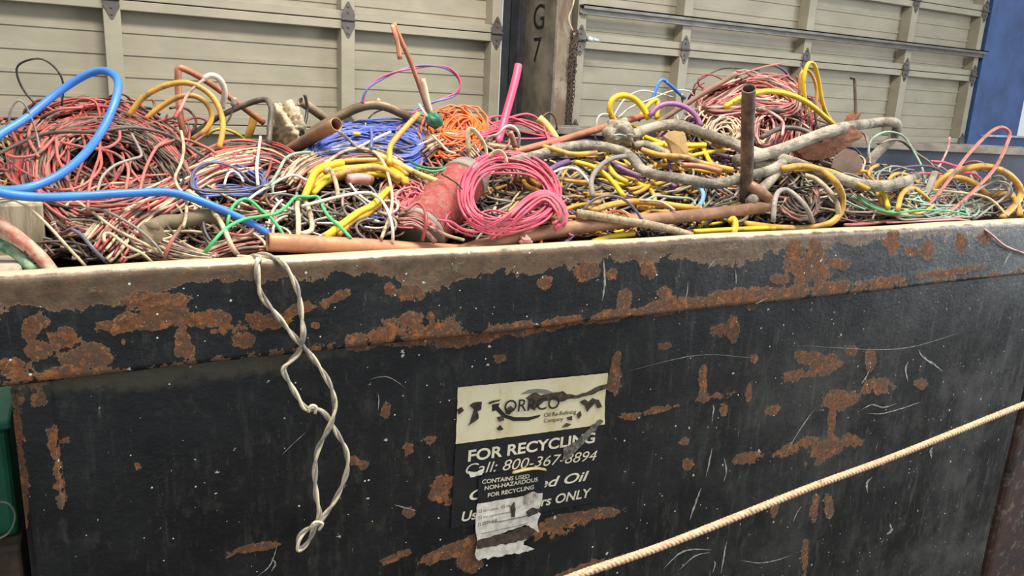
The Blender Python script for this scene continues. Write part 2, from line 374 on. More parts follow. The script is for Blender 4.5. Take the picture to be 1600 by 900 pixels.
# ================= CONTAINERS AROUND =================
def oriented_box_pts(A, B, depth): 
    A = np.array(A); B = np.array(B); d = B - A; L = np.linalg.norm(d); d /= L; nrm = np.array([-d[1], d[0]])
    return A, B, d, nrm, L
A2, B2, d2, n2, L2 = oriented_box_pts((2.17, 4.685), (5.95, 3.12), .4)
cont = thing('steel_container', 'dark steel container standing behind the wire bin, dusty top rim', 'container', (4.0, 4.0, 0))
def obox(mb, s0, s1, t0, t1, z0, z1):
    V = [tuple(A2 + d2 * s + n2 * t) + (z,) for s in (s0, s1) for t in (t0, t1) for z in (z0, z1)]
    return mb.add(V, [(0, 1, 3, 2), (4, 6, 7, 5), (0, 4, 5, 1), (2, 3, 7, 6), (0, 2, 6, 4), (1, 5, 7, 3)])
ztop = wz(-.2)
CD = simple('navy_black_steel', (40, 46, 60), .45, .1, .2, 4); DR = simple('dusty_rim', (128, 118, 106), .7, .1, .15)
mb = MB(); obox(mb, 0, L2, 0, .012, .1, ztop - .05); obox(mb, 0, .012, .013, .29, .1, ztop - .05); obox(mb, L2 - .012, L2, .013, .29, .1, ztop - .05); obox(mb, 0, L2, .291, .303, .1, ztop - .05); obox(mb, .02, L2 - .02, .02, .28, .1, .12); mb.build('body', CD, cont, smooth=False)
mb = MB(); obox(mb, -.02, L2 + .02, -.035, .02, ztop - .048, ztop); obox(mb, -.02, L2 + .02, .285, .315, ztop - .048, ztop); bevel(mb.build('rim', DR, cont, smooth=False), .006)
for s0 in (.3, L2 - .5): mb = MB(); obox(mb, s0, s0 + .2, .0, .3, 0, .099); mb.build('skid', CD, cont, smooth=False)

o = MB(); o.box(3.42, 4.6, 1.68, 2.9, 0, wz(-.55)); rb = o.build('rusty_tank', metal('dark_rusty_plate', (74, 52, 44), (40, 38, 40), .7, .2, 5), smooth=False); bevel(rb, .03, 3)
tag(rb, 'dark rusty steel tank standing past the right end of the bin', 'tank')
# green tote lower left
GR = simple('green_plastic', (36, 110, 82), .5)
gt = thing('plastic_tote', 'green plastic tote beside the left end of the bin', 'tote', (-.5, 2.6, 0))
zt, zb = onY(8, 655, 2.35)[2], onY(8, 842, 2.35)[2]
mb = MB(); mb.box(-.76, -.255, 2.35, 2.85, zb, zt - .03); bevel(mb.build('body', GR, gt, smooth=False), .02, 3)
mb = MB(); mb.box(-.77, -.245, 2.34, 2.86, zt - .029, zt); bevel(mb.build('rim', GR, gt, smooth=False), .008)
wire('loop_handle', None, None, M('grey'), [(-40, 775, 2.33), (-5, 783, 2.32), (14, 787, 2.31), (24, 805, 2.31), (16, 830, 2.31), (-5, 843, 2.32), (-40, 852, 2.33)], 3.5, parent=gt)
cb = MB().box(-.80, -.25, 2.30, 2.90, 0, zb - .002).build('storage_crate', simple('dusty_brown_board', (96, 80, 66), .85, 0, .2, 12), smooth=False); tag(cb, 'dusty brown crate under the green tote', 'crate'); bevel(cb, .01)

# ================= THE BIN =================
binr = thing('scrap_bin', 'large black steel recycling bin with rusty dented rim, full of scrap wire', 'dumpster', (1.56, 2.36, 0))
rust_boundary = [(-60, 478), (0, 478), (60, 481), (130, 484), (190, 472), (240, 465), (290, 440), (340, 438), (400, 440), (470, 434), (520, 424), (560, 428), (600, 424), (640, 444), (660, 452), (700, 448), (760, 425), (800, 418), (830, 428), (860, 422), (900, 412), (960, 404), (1010, 414), (1030, 402), (1060, 398), (1120, 412), (1160, 410), (1200, 392), (1280, 385), (1330, 380), (1400, 370), (1500, 362), (1700, 345)]
blobs = [(55,505,22,12,-10),(45,520,14,16,0),(100,530,30,16,5),(140,555,45,18,0),(120,570,20,14,0),(200,505,60,14,-12),(250,490,50,22,-5),(240,470,60,14,0),(320,500,55,13,4),(360,515,34,12,0),(375,525,18,14,0),(285,535,11,26,5),(290,548,14,9,0),(60,548,20,16,0),(25,575,30,16,0),(80,585,60,9,-6),(193,537,4,6,0),(207,536,4,6,0),
 (420,503,40,12,-8),(480,480,48,7,-18),(530,462,22,6,-25),(400,497,18,10,0),(560,535,20,12,0),(600,522,40,14,-8),(660,520,60,18,-8),(610,512,14,16,0),(640,500,20,10,-15),(508,477,5,4,0),(493,508,5,4,0),(672,497,6,9,0),(609,452,7,9,0),(640,460,20,12,0),(730,530,60,9,-8),(800,515,60,8,-9),(880,503,60,8,-9),(960,492,50,7,-9),(1040,472,30,5,-14),(1060,478,60,8,-10),(1140,464,50,10,-10),(1180,462,40,9,-12),(1240,455,30,9,-8),(1300,448,40,6,-8),(1380,440,40,5,-8),(1480,425,60,4,-8),
 (852,440,12,11,0),(912,425,12,14,20),(926,422,10,10,0),(958,430,8,8,0),(975,472,10,20,0),(1010,418,7,14,0),(1018,425,6,8,0),(1038,458,10,6,0),(1240,395,16,26,15),(1275,392,10,24,-10),(1250,425,18,18,0),(1220,437,22,6,0),(1285,425,14,16,0),(1270,405,20,9,0),(1310,411,16,7,0),(1205,460,20,7,-15),(1175,465,10,14,0),(1395,378,8,20,0),(1395,380,22,5,0),(1450,388,10,14,15),(1420,392,16,6,0),(1500,378,8,16,0),(1385,443,6,12,0),(1540,372,10,7,0),
 (1130,640,5,9,0),(1180,560,6,5,0),(1330,548,9,6,0),(1250,556,9,7,0),(1300,558,8,5,0),(780,560,9,5,0),(540,760,7,5,0),(640,800,9,4,-10),(1070,690,7,4,0),(1210,640,10,5,-20),(1440,600,8,5,0),(1040,540,9,4,0),(1290,572,32,12,-14),(1270,560,20,8,-14),(1245,585,18,6,-8),(1310,625,30,14,-10),(1370,605,26,11,-5),(1360,560,6,16,5),(1240,700,40,9,-22),(1290,702,34,14,-24),(1330,690,14,9,0),(1300,650,4,40,4),(1120,515,14,10,0),(1145,510,6,20,0),(1098,600,4,26,0),(1170,612,3,18,0),(1115,620,34,4,-12),(1075,725,9,6,0),(1170,715,22,7,-16),(1210,790,4,16,5),(1272,795,4,20,8),(1295,790,4,18,0),(1257,870,3,26,4),
 (603,637,6,15,5),(637,700,8,9,20),(670,688,14,6,-10),(567,726,6,5,0),(553,718,5,8,20),(962,580,5,38,3),(958,600,10,10,0),(700,752,36,12,-28),(720,775,34,9,-15),(690,775,20,8,-5),(740,765,20,12,0),(700,862,60,8,-22),(740,850,30,12,-30),(735,880,18,16,10),(860,826,34,14,-12),(905,812,14,7,0),(942,802,22,6,-6),(900,808,60,5,-10),(920,890,60,8,-18),(985,650,18,4,0),
 (82,690,9,26,0),(88,720,6,50,0),(95,760,5,40,0),(100,690,12,10,-40),(400,856,46,5,-12),(28,680,7,60,-4),(36,760,6,60,-4),(60,620,18,9,0),(215,727,5,6,0),(1030,640,40,3,-12),(620,870,24,4,-20)]
def masks(V, rim):
    uv = project(V); u, v = uv[:, 0], uv[:, 1]; R = np.full(len(u), -1.0)
    for (bu, bv, ru, rv, a) in blobs:
        c, s = math.cos(math.radians(a)), math.sin(math.radians(a)); du, dv = u - bu, v - bv
        x = (du * c + dv * s) / (ru + 3); y = (-du * s + dv * c) / (rv + 3); R = np.maximum(R, 1 - (x * x + y * y))
    R = np.clip(R, -1, 1) * .5 + .5
    D = np.zeros(len(u))
    if rim:
        b = np.interp(u, [p[0] for p in rust_boundary], [p[1] for p in rust_boundary]); D = np.clip((b - v) / 14, -1, 1) * .5 + .5
        bot = np.interp(u, [0, 800, 1600], [605, 520, 430]); R = np.maximum(R, np.clip(.72 - np.abs(bot - 5 - v) / 26, 0, 1) * np.where(u > 1250, .9, 1))
        top = np.interp(u, [0, 400, 800, 1200, 1600], [432, 412, 391, 368, 349]); G = np.clip((top - v) / 10 + .5, 0, 1)
    else:
        bt = np.interp(u, [0, 800, 1600], [605, 520, 430]); G = np.clip(1 - (v - bt) / np.interp(u, [0, 300, 500, 800], [40, 60, 40, 5]), 0, 1) * np.interp(u, [0, 100, 450, 700], [.6, 1, .9, 0])
    A = np.clip((u - 900) / 700, 0, 1)                                    # scuffs plus painted-in glare haze, stronger towards the right end
    return np.stack([R, D, G, A], 1)
def binpaint(name, rim):
    t = NT(name); at = t.n('ShaderNodeAttribute'); at.attribute_name = 'mask'; sp = t.n('ShaderNodeSeparateColor'); t.l(at.outputs['Color'], sp.inputs[0])
    R, D, G, A = sp.outputs[0], sp.outputs[1], sp.outputs[2], at.outputs['Alpha']
    n1 = t.noise(16, 8, .65); n2 = t.noise(70, 6, .7); n3 = t.noise(5, 5, .6); ns = t.noise(10, 6, .75, sc3=(4, 1, .5)); nsp = t.noise(46, 3, .6); nf = t.noise(150, 3, .7)
    base = t.mix(t.ramp(n3, .35, .7), lin((17, 18, 19)), lin((33, 34, 35)))
    base = t.mix(t.math('MULTIPLY', t.ramp(ns, .52, .78), t.math('MULTIPLY_ADD', A, .55, .22)), base, lin((112, 110, 102)))
    base = t.mix(t.math('MULTIPLY', t.ramp(t.noise(20, 6, .7, sc3=(1, 1, .8)), .56, .72), .25), base, lin((92, 88, 70)))
    base = t.mix(t.math('MULTIPLY', t.ramp(t.noise(3.2, 8, .75), .40, .68), t.math('MULTIPLY', A, .75)), base, lin((92, 92, 88)))  # mottled grey scuffs that also paint the veiling glare at the right
    base = t.mix(t.math('MULTIPLY', t.ramp(t.noise(7, 7, .78, sc3=(2.2, 1, .9)), .54, .66), .42), base, lin((70, 70, 62)))
    # rust
    wob = t.math('MULTIPLY_ADD', n1, 2.3, -1.15); wob2 = t.math('MULTIPLY_ADD', n2, 1.0, -.5)
    rr = t.math('ADD', R, t.math('ADD', wob, wob2))
    if rim:
        dd = t.math('ADD', D, t.math('ADD', t.math('MULTIPLY', wob, .9), wob2))
    rust = t.ramp(rr, .62, .66)
    edge = t.math('MULTIPLY', t.ramp(rr, .585, .62), t.math('SUBTRACT', 1., rust))
    rc = t.mix(t.ramp(n2, .35, .65), lin((88, 54, 34)), lin((136, 84, 48))); rc = t.mix(t.ramp(n1, .4, .62), rc, lin((92, 70, 54)))
    rc = t.mix(t.ramp(t.noise(34, 7, .75), .52, .62, 0, .75), rc, lin((168, 104, 54))); rc = t.mix(t.ramp(nf, .58, .68, 0, .6), rc, lin((190, 142, 92)))
    c = base
    if rim:
        dust = t.ramp(dd, .46, .52); dedge = t.math('MULTIPLY', t.ramp(dd, .41, .46), t.math('SUBTRACT', 1., dust))
        dc = t.mix(t.ramp(n1, .35, .62), lin((82, 66, 50)), lin((114, 94, 71))); dc = t.mix(t.ramp(n2, .5, .64, 0, .75), dc, lin((112, 72, 44))); dc = t.mix(t.ramp(t.noise(28, 6, .75, sc3=(.35, 1, 1.5)), .58, .66, 0, .6), dc, lin((150, 130, 98)))
        c = t.mix(dust, c, dc); c = t.mix(t.math('MULTIPLY', dedge, .7), c, lin((170, 140, 100)))
    else:
        bg = t.ramp(t.noise(4.2, 7, .7), .685, .70); c = t.mix(t.math('MULTIPLY', bg, .6), c, rc)
    c = t.mix(rust, c, rc); c = t.mix(t.math('MULTIPLY', edge, .6), c, lin((172, 140, 98)))
    # dust
    gg = t.math('ADD', G, t.math('MULTIPLY', wob, .6))
    c = t.mix(t.ramp(gg, .4, .85, 0, .9 if rim else .42), c, lin((204, 188, 158)) if rim else lin((110, 104, 78)))
    # white chips and specks
    vo = t.n('ShaderNodeTexVoronoi'); vo.inputs['Scale'].default_value = 26; t.l(t.pos(), vo.inputs['Vector'])
    dist = t.math('ADD', vo.outputs['Distance'], t.math('MULTIPLY_ADD', nf, .5, -.25))
    rnd = t.n('ShaderNodeSeparateColor'); t.l(vo.outputs['Color'], rnd.inputs[0])
    rad = t.math('MULTIPLY', t.math('POWER', rnd.outputs[0], 6.), .12)
    chips = t.math('LESS_THAN', dist, rad); c = t.mix(t.math('MULTIPLY', chips, .9), c, lin((214, 210, 196)))
    vf = t.n('ShaderNodeTexVoronoi'); vf.inputs['Scale'].default_value = 62; t.l(t.pos(), vf.inputs['Vector']); rf = t.n('ShaderNodeSeparateColor'); t.l(vf.outputs['Color'], rf.inputs[0])
    fine = t.math('LESS_THAN', vf.outputs['Distance'], t.math('MULTIPLY', t.math('POWER', rf.outputs[2], 9.), .17)); c = t.mix(fine, c, lin((226, 222, 210)))
    st = t.noise(9, 7, .78, sc3=(7, 1, 1.1)); c = t.mix(t.math('MULTIPLY', t.ramp(st, .635, .66), t.math('MULTIPLY_ADD', A, .5, .22)), c, lin((150, 148, 138)))
    sc = t.n('ShaderNodeTexVoronoi'); sc.inputs['Scale'].default_value = 7; mp = t.pos((5, 1, .8)); t.l(mp, sc.inputs['Vector'])
    r2 = t.n('ShaderNodeSeparateColor'); t.l(sc.outputs['Color'], r2.inputs[0])
    scr = t.math('LESS_THAN', t.math('ADD', sc.outputs['Distance'], t.math('MULTIPLY_ADD', n2, .3, -.15)), t.math('MULTIPLY', t.math('POWER', r2.outputs[1], 9.), .16))
    c = t.mix(t.math('MULTIPLY', scr, .55), c, lin((172, 168, 156)))
    t.l(c, t.b.inputs['Base Color'])
    t.l(t.ramp(rust, 0, 1, .36, .9), t.b.inputs['Roughness'])
    h = t.math('ADD', t.math('MULTIPLY', rr, -.6 if False else .5), t.math('MULTIPLY', n2, .6)); t.bump(h, .35, .004)
    return t.m
RIMM = binpaint('rusted_black_rim_paint', True); FACEM = binpaint('rusted_black_panel_paint', False)
def dent(X, Z): return .0035 * np.sin(2.1 * X + 1) * np.sin(3.2 * Z) + .0016 * np.sin(7.7 * X + 4 * Z)
# rim profile (Y,Z): from lower return, up the front, over the rounded top, down the inside
prof = [(1.665, ZB + .006), (YF + .006, ZB), (YF, ZB + .006)]
for k in range(1, 31): prof.append((YF, ZB + .006 + (ZR - .014 - ZB - .006) * k / 30))
for a in (20, 45, 70, 90): prof.append((YF + .014 - .014 * math.cos(math.radians(a)), ZR - .014 + .014 * math.sin(math.radians(a))))
prof += [(YF + .03, ZR + .001), (YI - .010, ZR), (YI - .002, ZR - .004), (YI, ZR - .012), (YI, ZB + .02)]
prof = np.array(prof); nx = 520; xs = np.linspace(XL - .05, XR + .03, nx)
V = np.zeros((nx, len(prof), 3)); V[:, :, 0] = xs[:, None]; V[:, :, 1] = prof[None, :, 0]; V[:, :, 2] = prof[None, :, 1]
wv = .0025 * np.sin(xs * 5.1) + .0015 * np.sin(xs * 13); V[:, :, 2] += wv[:, None] * .6; V[:, 2:, 1] += (.002 * np.sin(xs * 3.7))[:, None]
npf = len(prof); Fc = [(i * npf + j, i * npf + j + 1, (i + 1) * npf + j + 1, (i + 1) * npf + j) for i in range(nx - 1) for j in range(npf - 1)]
V = V.reshape(-1, 3); Fc = [tuple(reversed(f)) for f in Fc]
Fc += [tuple(range(npf)), tuple((nx - 1) * npf + j for j in range(npf - 1, -1, -1))]
mesh_obj('front_rim', V, Fc, RIMM, binr, attr=masks(V, True))
YP = 1.655
nx, nz = 440, 130; xs = np.linspace(XL, XR, nx); zs = np.linspace(.06, ZB + .03, nz)
G_ = np.zeros((nx, nz, 3)); G_[:, :, 0] = xs[:, None]; G_[:, :, 2] = zs[None, :]; G_[:, :, 1] = YP + dent(G_[:, :, 0], G_[:, :, 2])
V = G_.reshape(-1, 3); Fc = [(i * nz + j, (i + 1) * nz + j, (i + 1) * nz + j + 1, i * nz + j + 1) for i in range(nx - 1) for j in range(nz - 1)]
V2 = V.copy(); V2[:, 1] += .008
mesh_obj('front_panel', V, Fc, FACEM, binr, attr=masks(V, False))
def plain(name, mb, mat, parent=binr, sm=False): return mb.build(name, mat, parent, smooth=sm)
DK = FACEM
plain('end_wall', MB().box(XR - .006, XR + .002, YP + .012, YB, .06, ZR - .01), DARK); plain('end_wall', MB().box(XL, XL + .008, YP + .012, YB, .06, ZR - .01), DARK)
plain('back_wall', MB().box(XL, XR, YB - .006, YB + .002, .06, ZR - .01), DARK)
plain('bottom', MB().box(XL, XR, YP + .01, YB, .05, .06), DARK)
DUSTR = simple('dusty_weathered_rim', (166, 154, 136), .8, .1, .2, 6)
bevel(plain('end_rim', MB().box(XR - .035, XR + .035, YI + .002, YB + .03, ZR - .10, ZR), DUSTR), .01, 3)
bevel(plain('end_rim', MB().box(XL - .035, XL + .035, YI + .002, YB + .03, ZR - .10, ZR), DUSTR), .01, 3)
bevel(plain('back_rim', MB().box(XL + .036, XR - .036, YB - .03, YB + .03, ZR - .10, ZR), DUSTR), .01, 3)
# left corner post
V, Fc = [], []
nz2 = 60; xs2 = np.linspace(XL + .004, XL + .075, 8); zs2 = np.linspace(.06, ZB + .003, nz2)
G_ = np.zeros((8, nz2, 3)); G_[:, :, 0] = xs2[:, None]; G_[:, :, 2] = zs2[None, :]; G_[:, :, 1] = YP - .016
G_[0, :, 1] += .02; G_[-1, :, 1] += .02; V = G_.reshape(-1, 3); Fc = [(i * nz2 + j, (i + 1) * nz2 + j, (i + 1) * nz2 + j + 1, i * nz2 + j + 1) for i in range(7) for j in range(nz2 - 1)]
mesh_obj('corner_post', V, Fc, FACEM, binr, attr=masks(V, False), smooth=False)
SCM = simple('scuffed_bare_paint', (150, 146, 134), .7, 0, .25, 60)
mb = MB()
def scratch(pts, w, seed=0):
    q = spline(pts, n=6); n = len(q); rnd = random.Random(seed); T = np.gradient(q, axis=0); T /= np.linalg.norm(T, axis=1)[:, None]; N = np.stack([-T[:, 1], T[:, 0]], 1); V = []
    for sgn in (-1, 1):
        for i in range(n):
            ww = w * .5 * math.sin(math.pi * (i + .6) / (n + .2)) * rnd.uniform(.45, 1.2); a = q[i] + sgn * ww * N[i]
            rimv = np.interp(a[0], [0, 800, 1600], [605, 520, 430]); Y = YF + .0015 * 0 - .0022 if a[1] < rimv else YP
            p = onY(a[0], a[1], Y)
            if a[1] >= rimv: p[1] = YP + dent(p[0], p[2]) - .0012
            V.append(p)
    mb.add(V, [(i, i + 1, n + i + 1, n + i) for i in range(n - 1)])
for k, (p_, w_s) in enumerate([([(1224, 716), (1245, 680), (1262, 655), (1275, 638)], 1.6), ([(1434, 546), (1442, 558), (1460, 570), (1472, 580)], 4), ([(1418, 565), (1414, 578), (1418, 596)], 3.5), ([(1077, 812), (1086, 785), (1095, 762)], 3.5), ([(1102, 745), (1108, 720), (1112, 700)], 2.5), ([(1112, 660), (1115, 640), (1114, 632)], 2.5), ([(1130, 752), (1134, 735), (1131, 715)], 2.5),
  ([(1345, 640), (1362, 632), (1380, 636), (1400, 630)], 3), ([(1352, 645), (1375, 646), (1400, 640), (1425, 632), (1438, 628)], 2.2), ([(1036, 888), (1060, 865), (1080, 858), (1112, 858)], 3), ([(1060, 890), (1085, 868), (1108, 862)], 2.2), ([(1125, 895), (1130, 865), (1134, 845)], 3), ([(1112, 895), (1116, 880), (1114, 875)], 2), ([(1155, 874), (1185, 878), (1215, 873), (1235, 866)], 1.8),
  ([(1238, 815), (1245, 800), (1252, 790)], 1.8), ([(1355, 770), (1354, 755), (1362, 745)], 3.5), ([(1455, 716), (1454, 704), (1458, 698)], 5), ([(1385, 835), (1392, 828), (1390, 818)], 5), ([(576, 592), (590, 588), (605, 588), (622, 597), (632, 606)], 1.6), ([(590, 640), (591, 625), (589, 612)], 2), ([(616, 788), (630, 792), (650, 797)], 2), ([(1180, 345 + 130), (1190, 470), (1197, 466)], 2),
  ([(941, 470), (945, 440), (943, 405)], 4), ([(440, 710), (460, 690), (478, 674)], 1.2), ([(424, 892), (430, 880), (424, 872)], 3), ([(402, 900), (420, 885), (428, 868), (433, 850)], 2.5), ([(1106, 420), (1112, 412), (1118, 405)], 2), ([(1070, 470), (1074, 455), (1075, 440)], 1.5), ([(1150, 445), (1150, 432), (1149, 422)], 2), ([(1568, 415), (1574, 403), (1582, 392)], 4), ([(1240, 540), (1400, 545), (1500, 520)], 1.2), ([(1345, 600), (1352, 590), (1358, 578)], 2.5), ([(980, 580), (1090, 555), (1180, 560)], 1.)]): scratch(p_, w_s, k)
o = mb.build('paint_scratches', SCM, binr, smooth=False); o['kind'] = 'stuff'
for sx in (.2, 1.5, 2.9): plain('skid', MB().box(sx - .05, sx + .05, YP + .02, YB - .02, 0, .049), DARK)

# ---- stickers on the bin ----
YS = YP - .0055
CREAM = NT('yellowed_sticker')
def _():
    t = CREAM; n = t.noise(14, 5, .65, sc3=(1, 1, .5)); c = t.mix(t.ramp(n, .4, .75), lin((226, 216, 178)), lin((206, 190, 140)))
    c = t.mix(t.ramp(t.noise(24, 6, .7, sc3=(1.6, 1, .35)), .64, .74, 0, .6), c, lin((170, 112, 54)))
    t.l(c, t.b.inputs['Base Color']); t.b.inputs['Roughness'].default_value = .5
_()
VINYL = simple('black_vinyl', (30, 32, 34), .4, 0, .15, 12); TORN = simple('bare_torn_metal', (66, 54, 44), .8, 0, .35, 60); INK = simple('printed_black_ink', (34, 32, 30), .5)
OFFW = simple('off_white_print', (224, 216, 188), .5, 0, .06, 30); WPAPER = simple('weathered_white_paper', (218, 212, 196), .7, 0, .12, 40); RUSTY = simple('rust_spot', (120, 66, 34), .8, 0, .3, 50)
GREYP = simple('grey_print', (128, 124, 112), .5)
def poly(name, pts, mat, parent, Y, jag=0, seed=1):
    rnd = random.Random(seed); q = []
    for i in range(len(pts)):
        a, b = pts[i], pts[(i + 1) % len(pts)]; q.append(a)
        if jag:
            L = math.hypot(b[0] - a[0], b[1] - a[1]); n = int(L / 5)
            for k in range(1, n): t = k / n; q.append((a[0] + (b[0] - a[0]) * t + rnd.uniform(-jag, jag), a[1] + (b[1] - a[1]) * t + rnd.uniform(-jag, jag)))
    F3 = [onY(u, v, Y) for u, v in q]; Bk = [p + np.array([0, .0006, 0]) for p in F3]; n = len(q)
    A_ = sum(q[i][0] * q[(i + 1) % n][1] - q[(i + 1) % n][0] * q[i][1] for i in range(n))
    f = tuple(range(n)); f = f if A_ < 0 else tuple(reversed(f))
    return mesh_obj(name, F3 + Bk, [f, tuple(n + i for i in reversed(f))] + [(i, (i + 1) % n, n + (i + 1) % n, n + i) for i in range(n)], mat, parent, smooth=False)
dec = thing('recycling_sticker', 'large torn cream and black oil recycling sticker on the front of the bin', 'sticker', onY(830, 700, YS))
poly('black_panel', [(712, 695), (944, 664), (931, 784), (704, 826)], VINYL, dec, YS, .3)
poly('cream_panel', [(715.5, 605.5), (950, 583), (945, 626), (945, 663), (712, 694), (714, 648)], CREAM, dec, YS - .0004, .35)
# grey swoosh and black arrow
arc = [(813, 616), (826, 609), (840, 607.5), (855, 609), (866, 614), (855, 616), (840, 614), (826, 615)]
poly('swoosh', arc, GREYP, dec, YS - .0012)
poly('swoosh', [(769, 632), (781, 630), (779, 635), (790, 648), (805, 652), (825, 652), (845, 648), (842, 652), (825, 657.5), (803, 658), (786, 652), (775, 641), (769, 643)], INK, dec, YS - .0012)
text('lettering', 'ORRCO', (787, 645), (873, 638), INK, dec, YS - .0034, .004, 0., height=.034)
text('lettering', 'Oil Re-Refining', (850, 652), (900, 646), INK, dec, YS - .0016, .004)
text('lettering', 'Company', (850, 660.5), (880, 657), INK, dec, YS - .0016, .004)
text('lettering', 'FOR RECYCLING', (731, 721), (929, 691), OFFW, dec, YS - .0012, .026, .0, height=.031)
text('lettering', 'Call: 800-367-8894', (727, 742), (931, 719), OFFW, dec, YS - .0010, -.004, .2, height=.030)
text('lettering', 'Only Used Oil', (733, 782), (919, 750), OFFW, dec, YS - .0010, .018, .25, height=.029)
text('lettering', 'Used Oil Filters ONLY', (721, 815), (923, 776), OFFW, dec, YS - .0010, .018, .15, height=.028)
torn = [[(731, 666), (736, 655), (741, 640), (734, 634), (740, 629), (753, 628), (752, 640), (746, 643), (748, 654), (740, 660)],
 [(822, 622), (830, 616), (838, 613), (845, 618), (855, 616), (868, 613), (880, 611), (886, 616), (900, 618), (915, 614), (930, 606), (948, 600), (950, 606), (925, 617), (905, 622), (886, 624), (876, 628), (862, 624), (850, 627), (842, 634), (834, 640), (826, 638), (828, 628)],
 [(776, 652), (780, 659), (788, 657), (786, 648)], [(776, 670), (782, 664), (787, 671), (780, 673)], [(901, 648), (907, 642), (909, 649), (904, 655)], [(886, 652), (894, 650), (894, 657), (887, 656)],
 [(906, 628), (914, 624), (920, 628), (926, 622), (936, 625), (941, 636), (934, 638), (930, 630), (924, 636), (918, 644), (914, 634)], [(763, 629), (783, 624), (780, 627), (765, 632)],
 [(878, 668), (885, 661), (893, 663), (887, 667)], [(714, 640), (722, 636), (725, 642), (717, 648)], [(790, 640), (798, 634), (804, 640), (796, 648), (790, 647)]]
for i, tpts in enumerate(torn): poly('torn_patch', tpts, TORN if i % 3 else simple('torn_dark_%d' % i, (52, 42, 34), .8, 0, .4, 70), dec, YS - .0026, 1.1, i)
poly('torn_patch', [(880, 702), (900, 690), (918, 672), (938, 655), (943, 658), (922, 680), (905, 700), (890, 716), (878, 722)], simple('scuffed_grey', (92, 88, 80), .8, 0, .4, 90), dec, YS - .0024, 1.5, 31)
poly('torn_patch', [(722, 734), (748, 728), (795, 722), (856, 724), (853, 742), (800, 745), (752, 747), (745, 738), (728, 740)], RUSTY, dec, YS - .0022, 1.5, 33) if False else None
s2 = thing('hazard_sticker', 'small peeling black and white contents sticker overlapping the large sticker', 'sticker', onY(795, 790, YS - .004))
Y2 = YS - .0036
poly('black_panel', [(748, 748), (760, 742), (800, 737), (853, 736), (850, 770), (746, 787)], VINYL, s2, Y2, .5, 4)
poly('white_panel', [(746, 787), (848, 769), (846, 785), (842, 800), (845, 803), (840, 815), (842, 832), (820, 820), (800, 828), (746, 845), (743, 826), (744, 805)], WPAPER, s2, Y2, .8, 5)
poly('white_panel', [(745, 852), (790, 838), (800, 842), (825, 838), (818, 852), (835, 858), (800, 866), (748, 876), (742, 866)], WPAPER, s2, Y2, 2.2, 6)
poly('torn_patch', [(745, 846), (800, 830), (826, 821), (838, 830), (826, 842), (800, 848), (745, 858)], TORN, s2, Y2 - .0006, 2.0, 7)
poly('torn_patch', [(797, 792), (804, 784), (806, 796), (805, 808), (799, 808)], TORN, s2, Y2 - .0016, 1., 8)
poly('torn_patch', [(822, 800), (832, 793), (846, 795), (840, 802), (826, 808)], TORN, s2, Y2 - .0016, 1., 9)
poly('torn_patch', [(820, 774), (834, 768), (842, 772), (836, 782), (826, 790), (820, 784)], simple('peeled_paper', (176, 168, 150), .8, 0, .3, 80), s2, Y2 - .0016, 1.5, 10)
text('lettering', 'CONTAINS USED', (753, 756), (827, 747), OFFW, s2, Y2 - .0012, .02, height=.0118)
text('lettering', 'NON-HAZARDOUS', (757, 766), (840, 752), OFFW, s2, Y2 - .0012, .02, height=.0118)
text('lettering', 'FOR RECYCLING', (762, 777), (834, 764), OFFW, s2, Y2 - .0012, .02, height=.0118)
for body, a, b in (('\u25a1 OILY SOLIDS', (748, 801), (778, 796)), ('\u25a1 OIL', (784, 794), (798, 791.5)), ('\u25a1', (818, 788), (823, 787)), ('\u25a1 SPILL CLEAN UP MATERIAL', (748, 811), (800, 801)), ('\u25a1 OTHER ______________', (747, 822), (828, 805))):
    if body.startswith('\u25a1'):
        u, v = a; sq = MB()
        for (u0, v0, u1, v1) in ((0, 0, 4.6, -.7), (0, -4.4, 4.6, -5.1), (0, -.7, .7, -4.4), (3.9, -.7, 4.6, -4.4)):
            A = onY(u + u0, v + v0, Y2 - .0010); B = onY(u + u1, v + v1, Y2 - .0010); sq.box(min(A[0], B[0]), max(A[0], B[0]), Y2 - .0012, Y2 - .0008, min(A[2], B[2]), max(A[2], B[2]))
        sq.build('checkbox', INK, s2, smooth=False)
        body = body[2:]
    if body: text('lettering', body, (a[0] + 7, a[1] - 1.2), b, INK, s2, Y2 - .0010, .0)
for (a, b) in (((770, 817), (826, 805)), ((752, 834), (824, 818))):
    A = onY(*a, Y2 - .001); B = onY(*b, Y2 - .001); mesh_obj('printed_line', *tube([A, B], .0006, 5), INK, s2)
# folded-over flap at the top of the small sticker
q = [onY(800, 739, Y2 - .001), onY(820, 734, Y2 - .008), onY(838, 732, Y2 - .010), onY(853, 734, Y2 - .001)]
mesh_obj('curled_flap', *tube(spline(q, n=8), [.003] + [.007] * 23 + [.003], 8, flat=.5), plastic('yellowed_vinyl_back', (190, 172, 116), .3), s2)
poly('curled_flap', [(731, 736), (744, 738), (757, 733), (753, 742), (735, 746)], WPAPER, s2, Y2 - .0012, 1, 12)

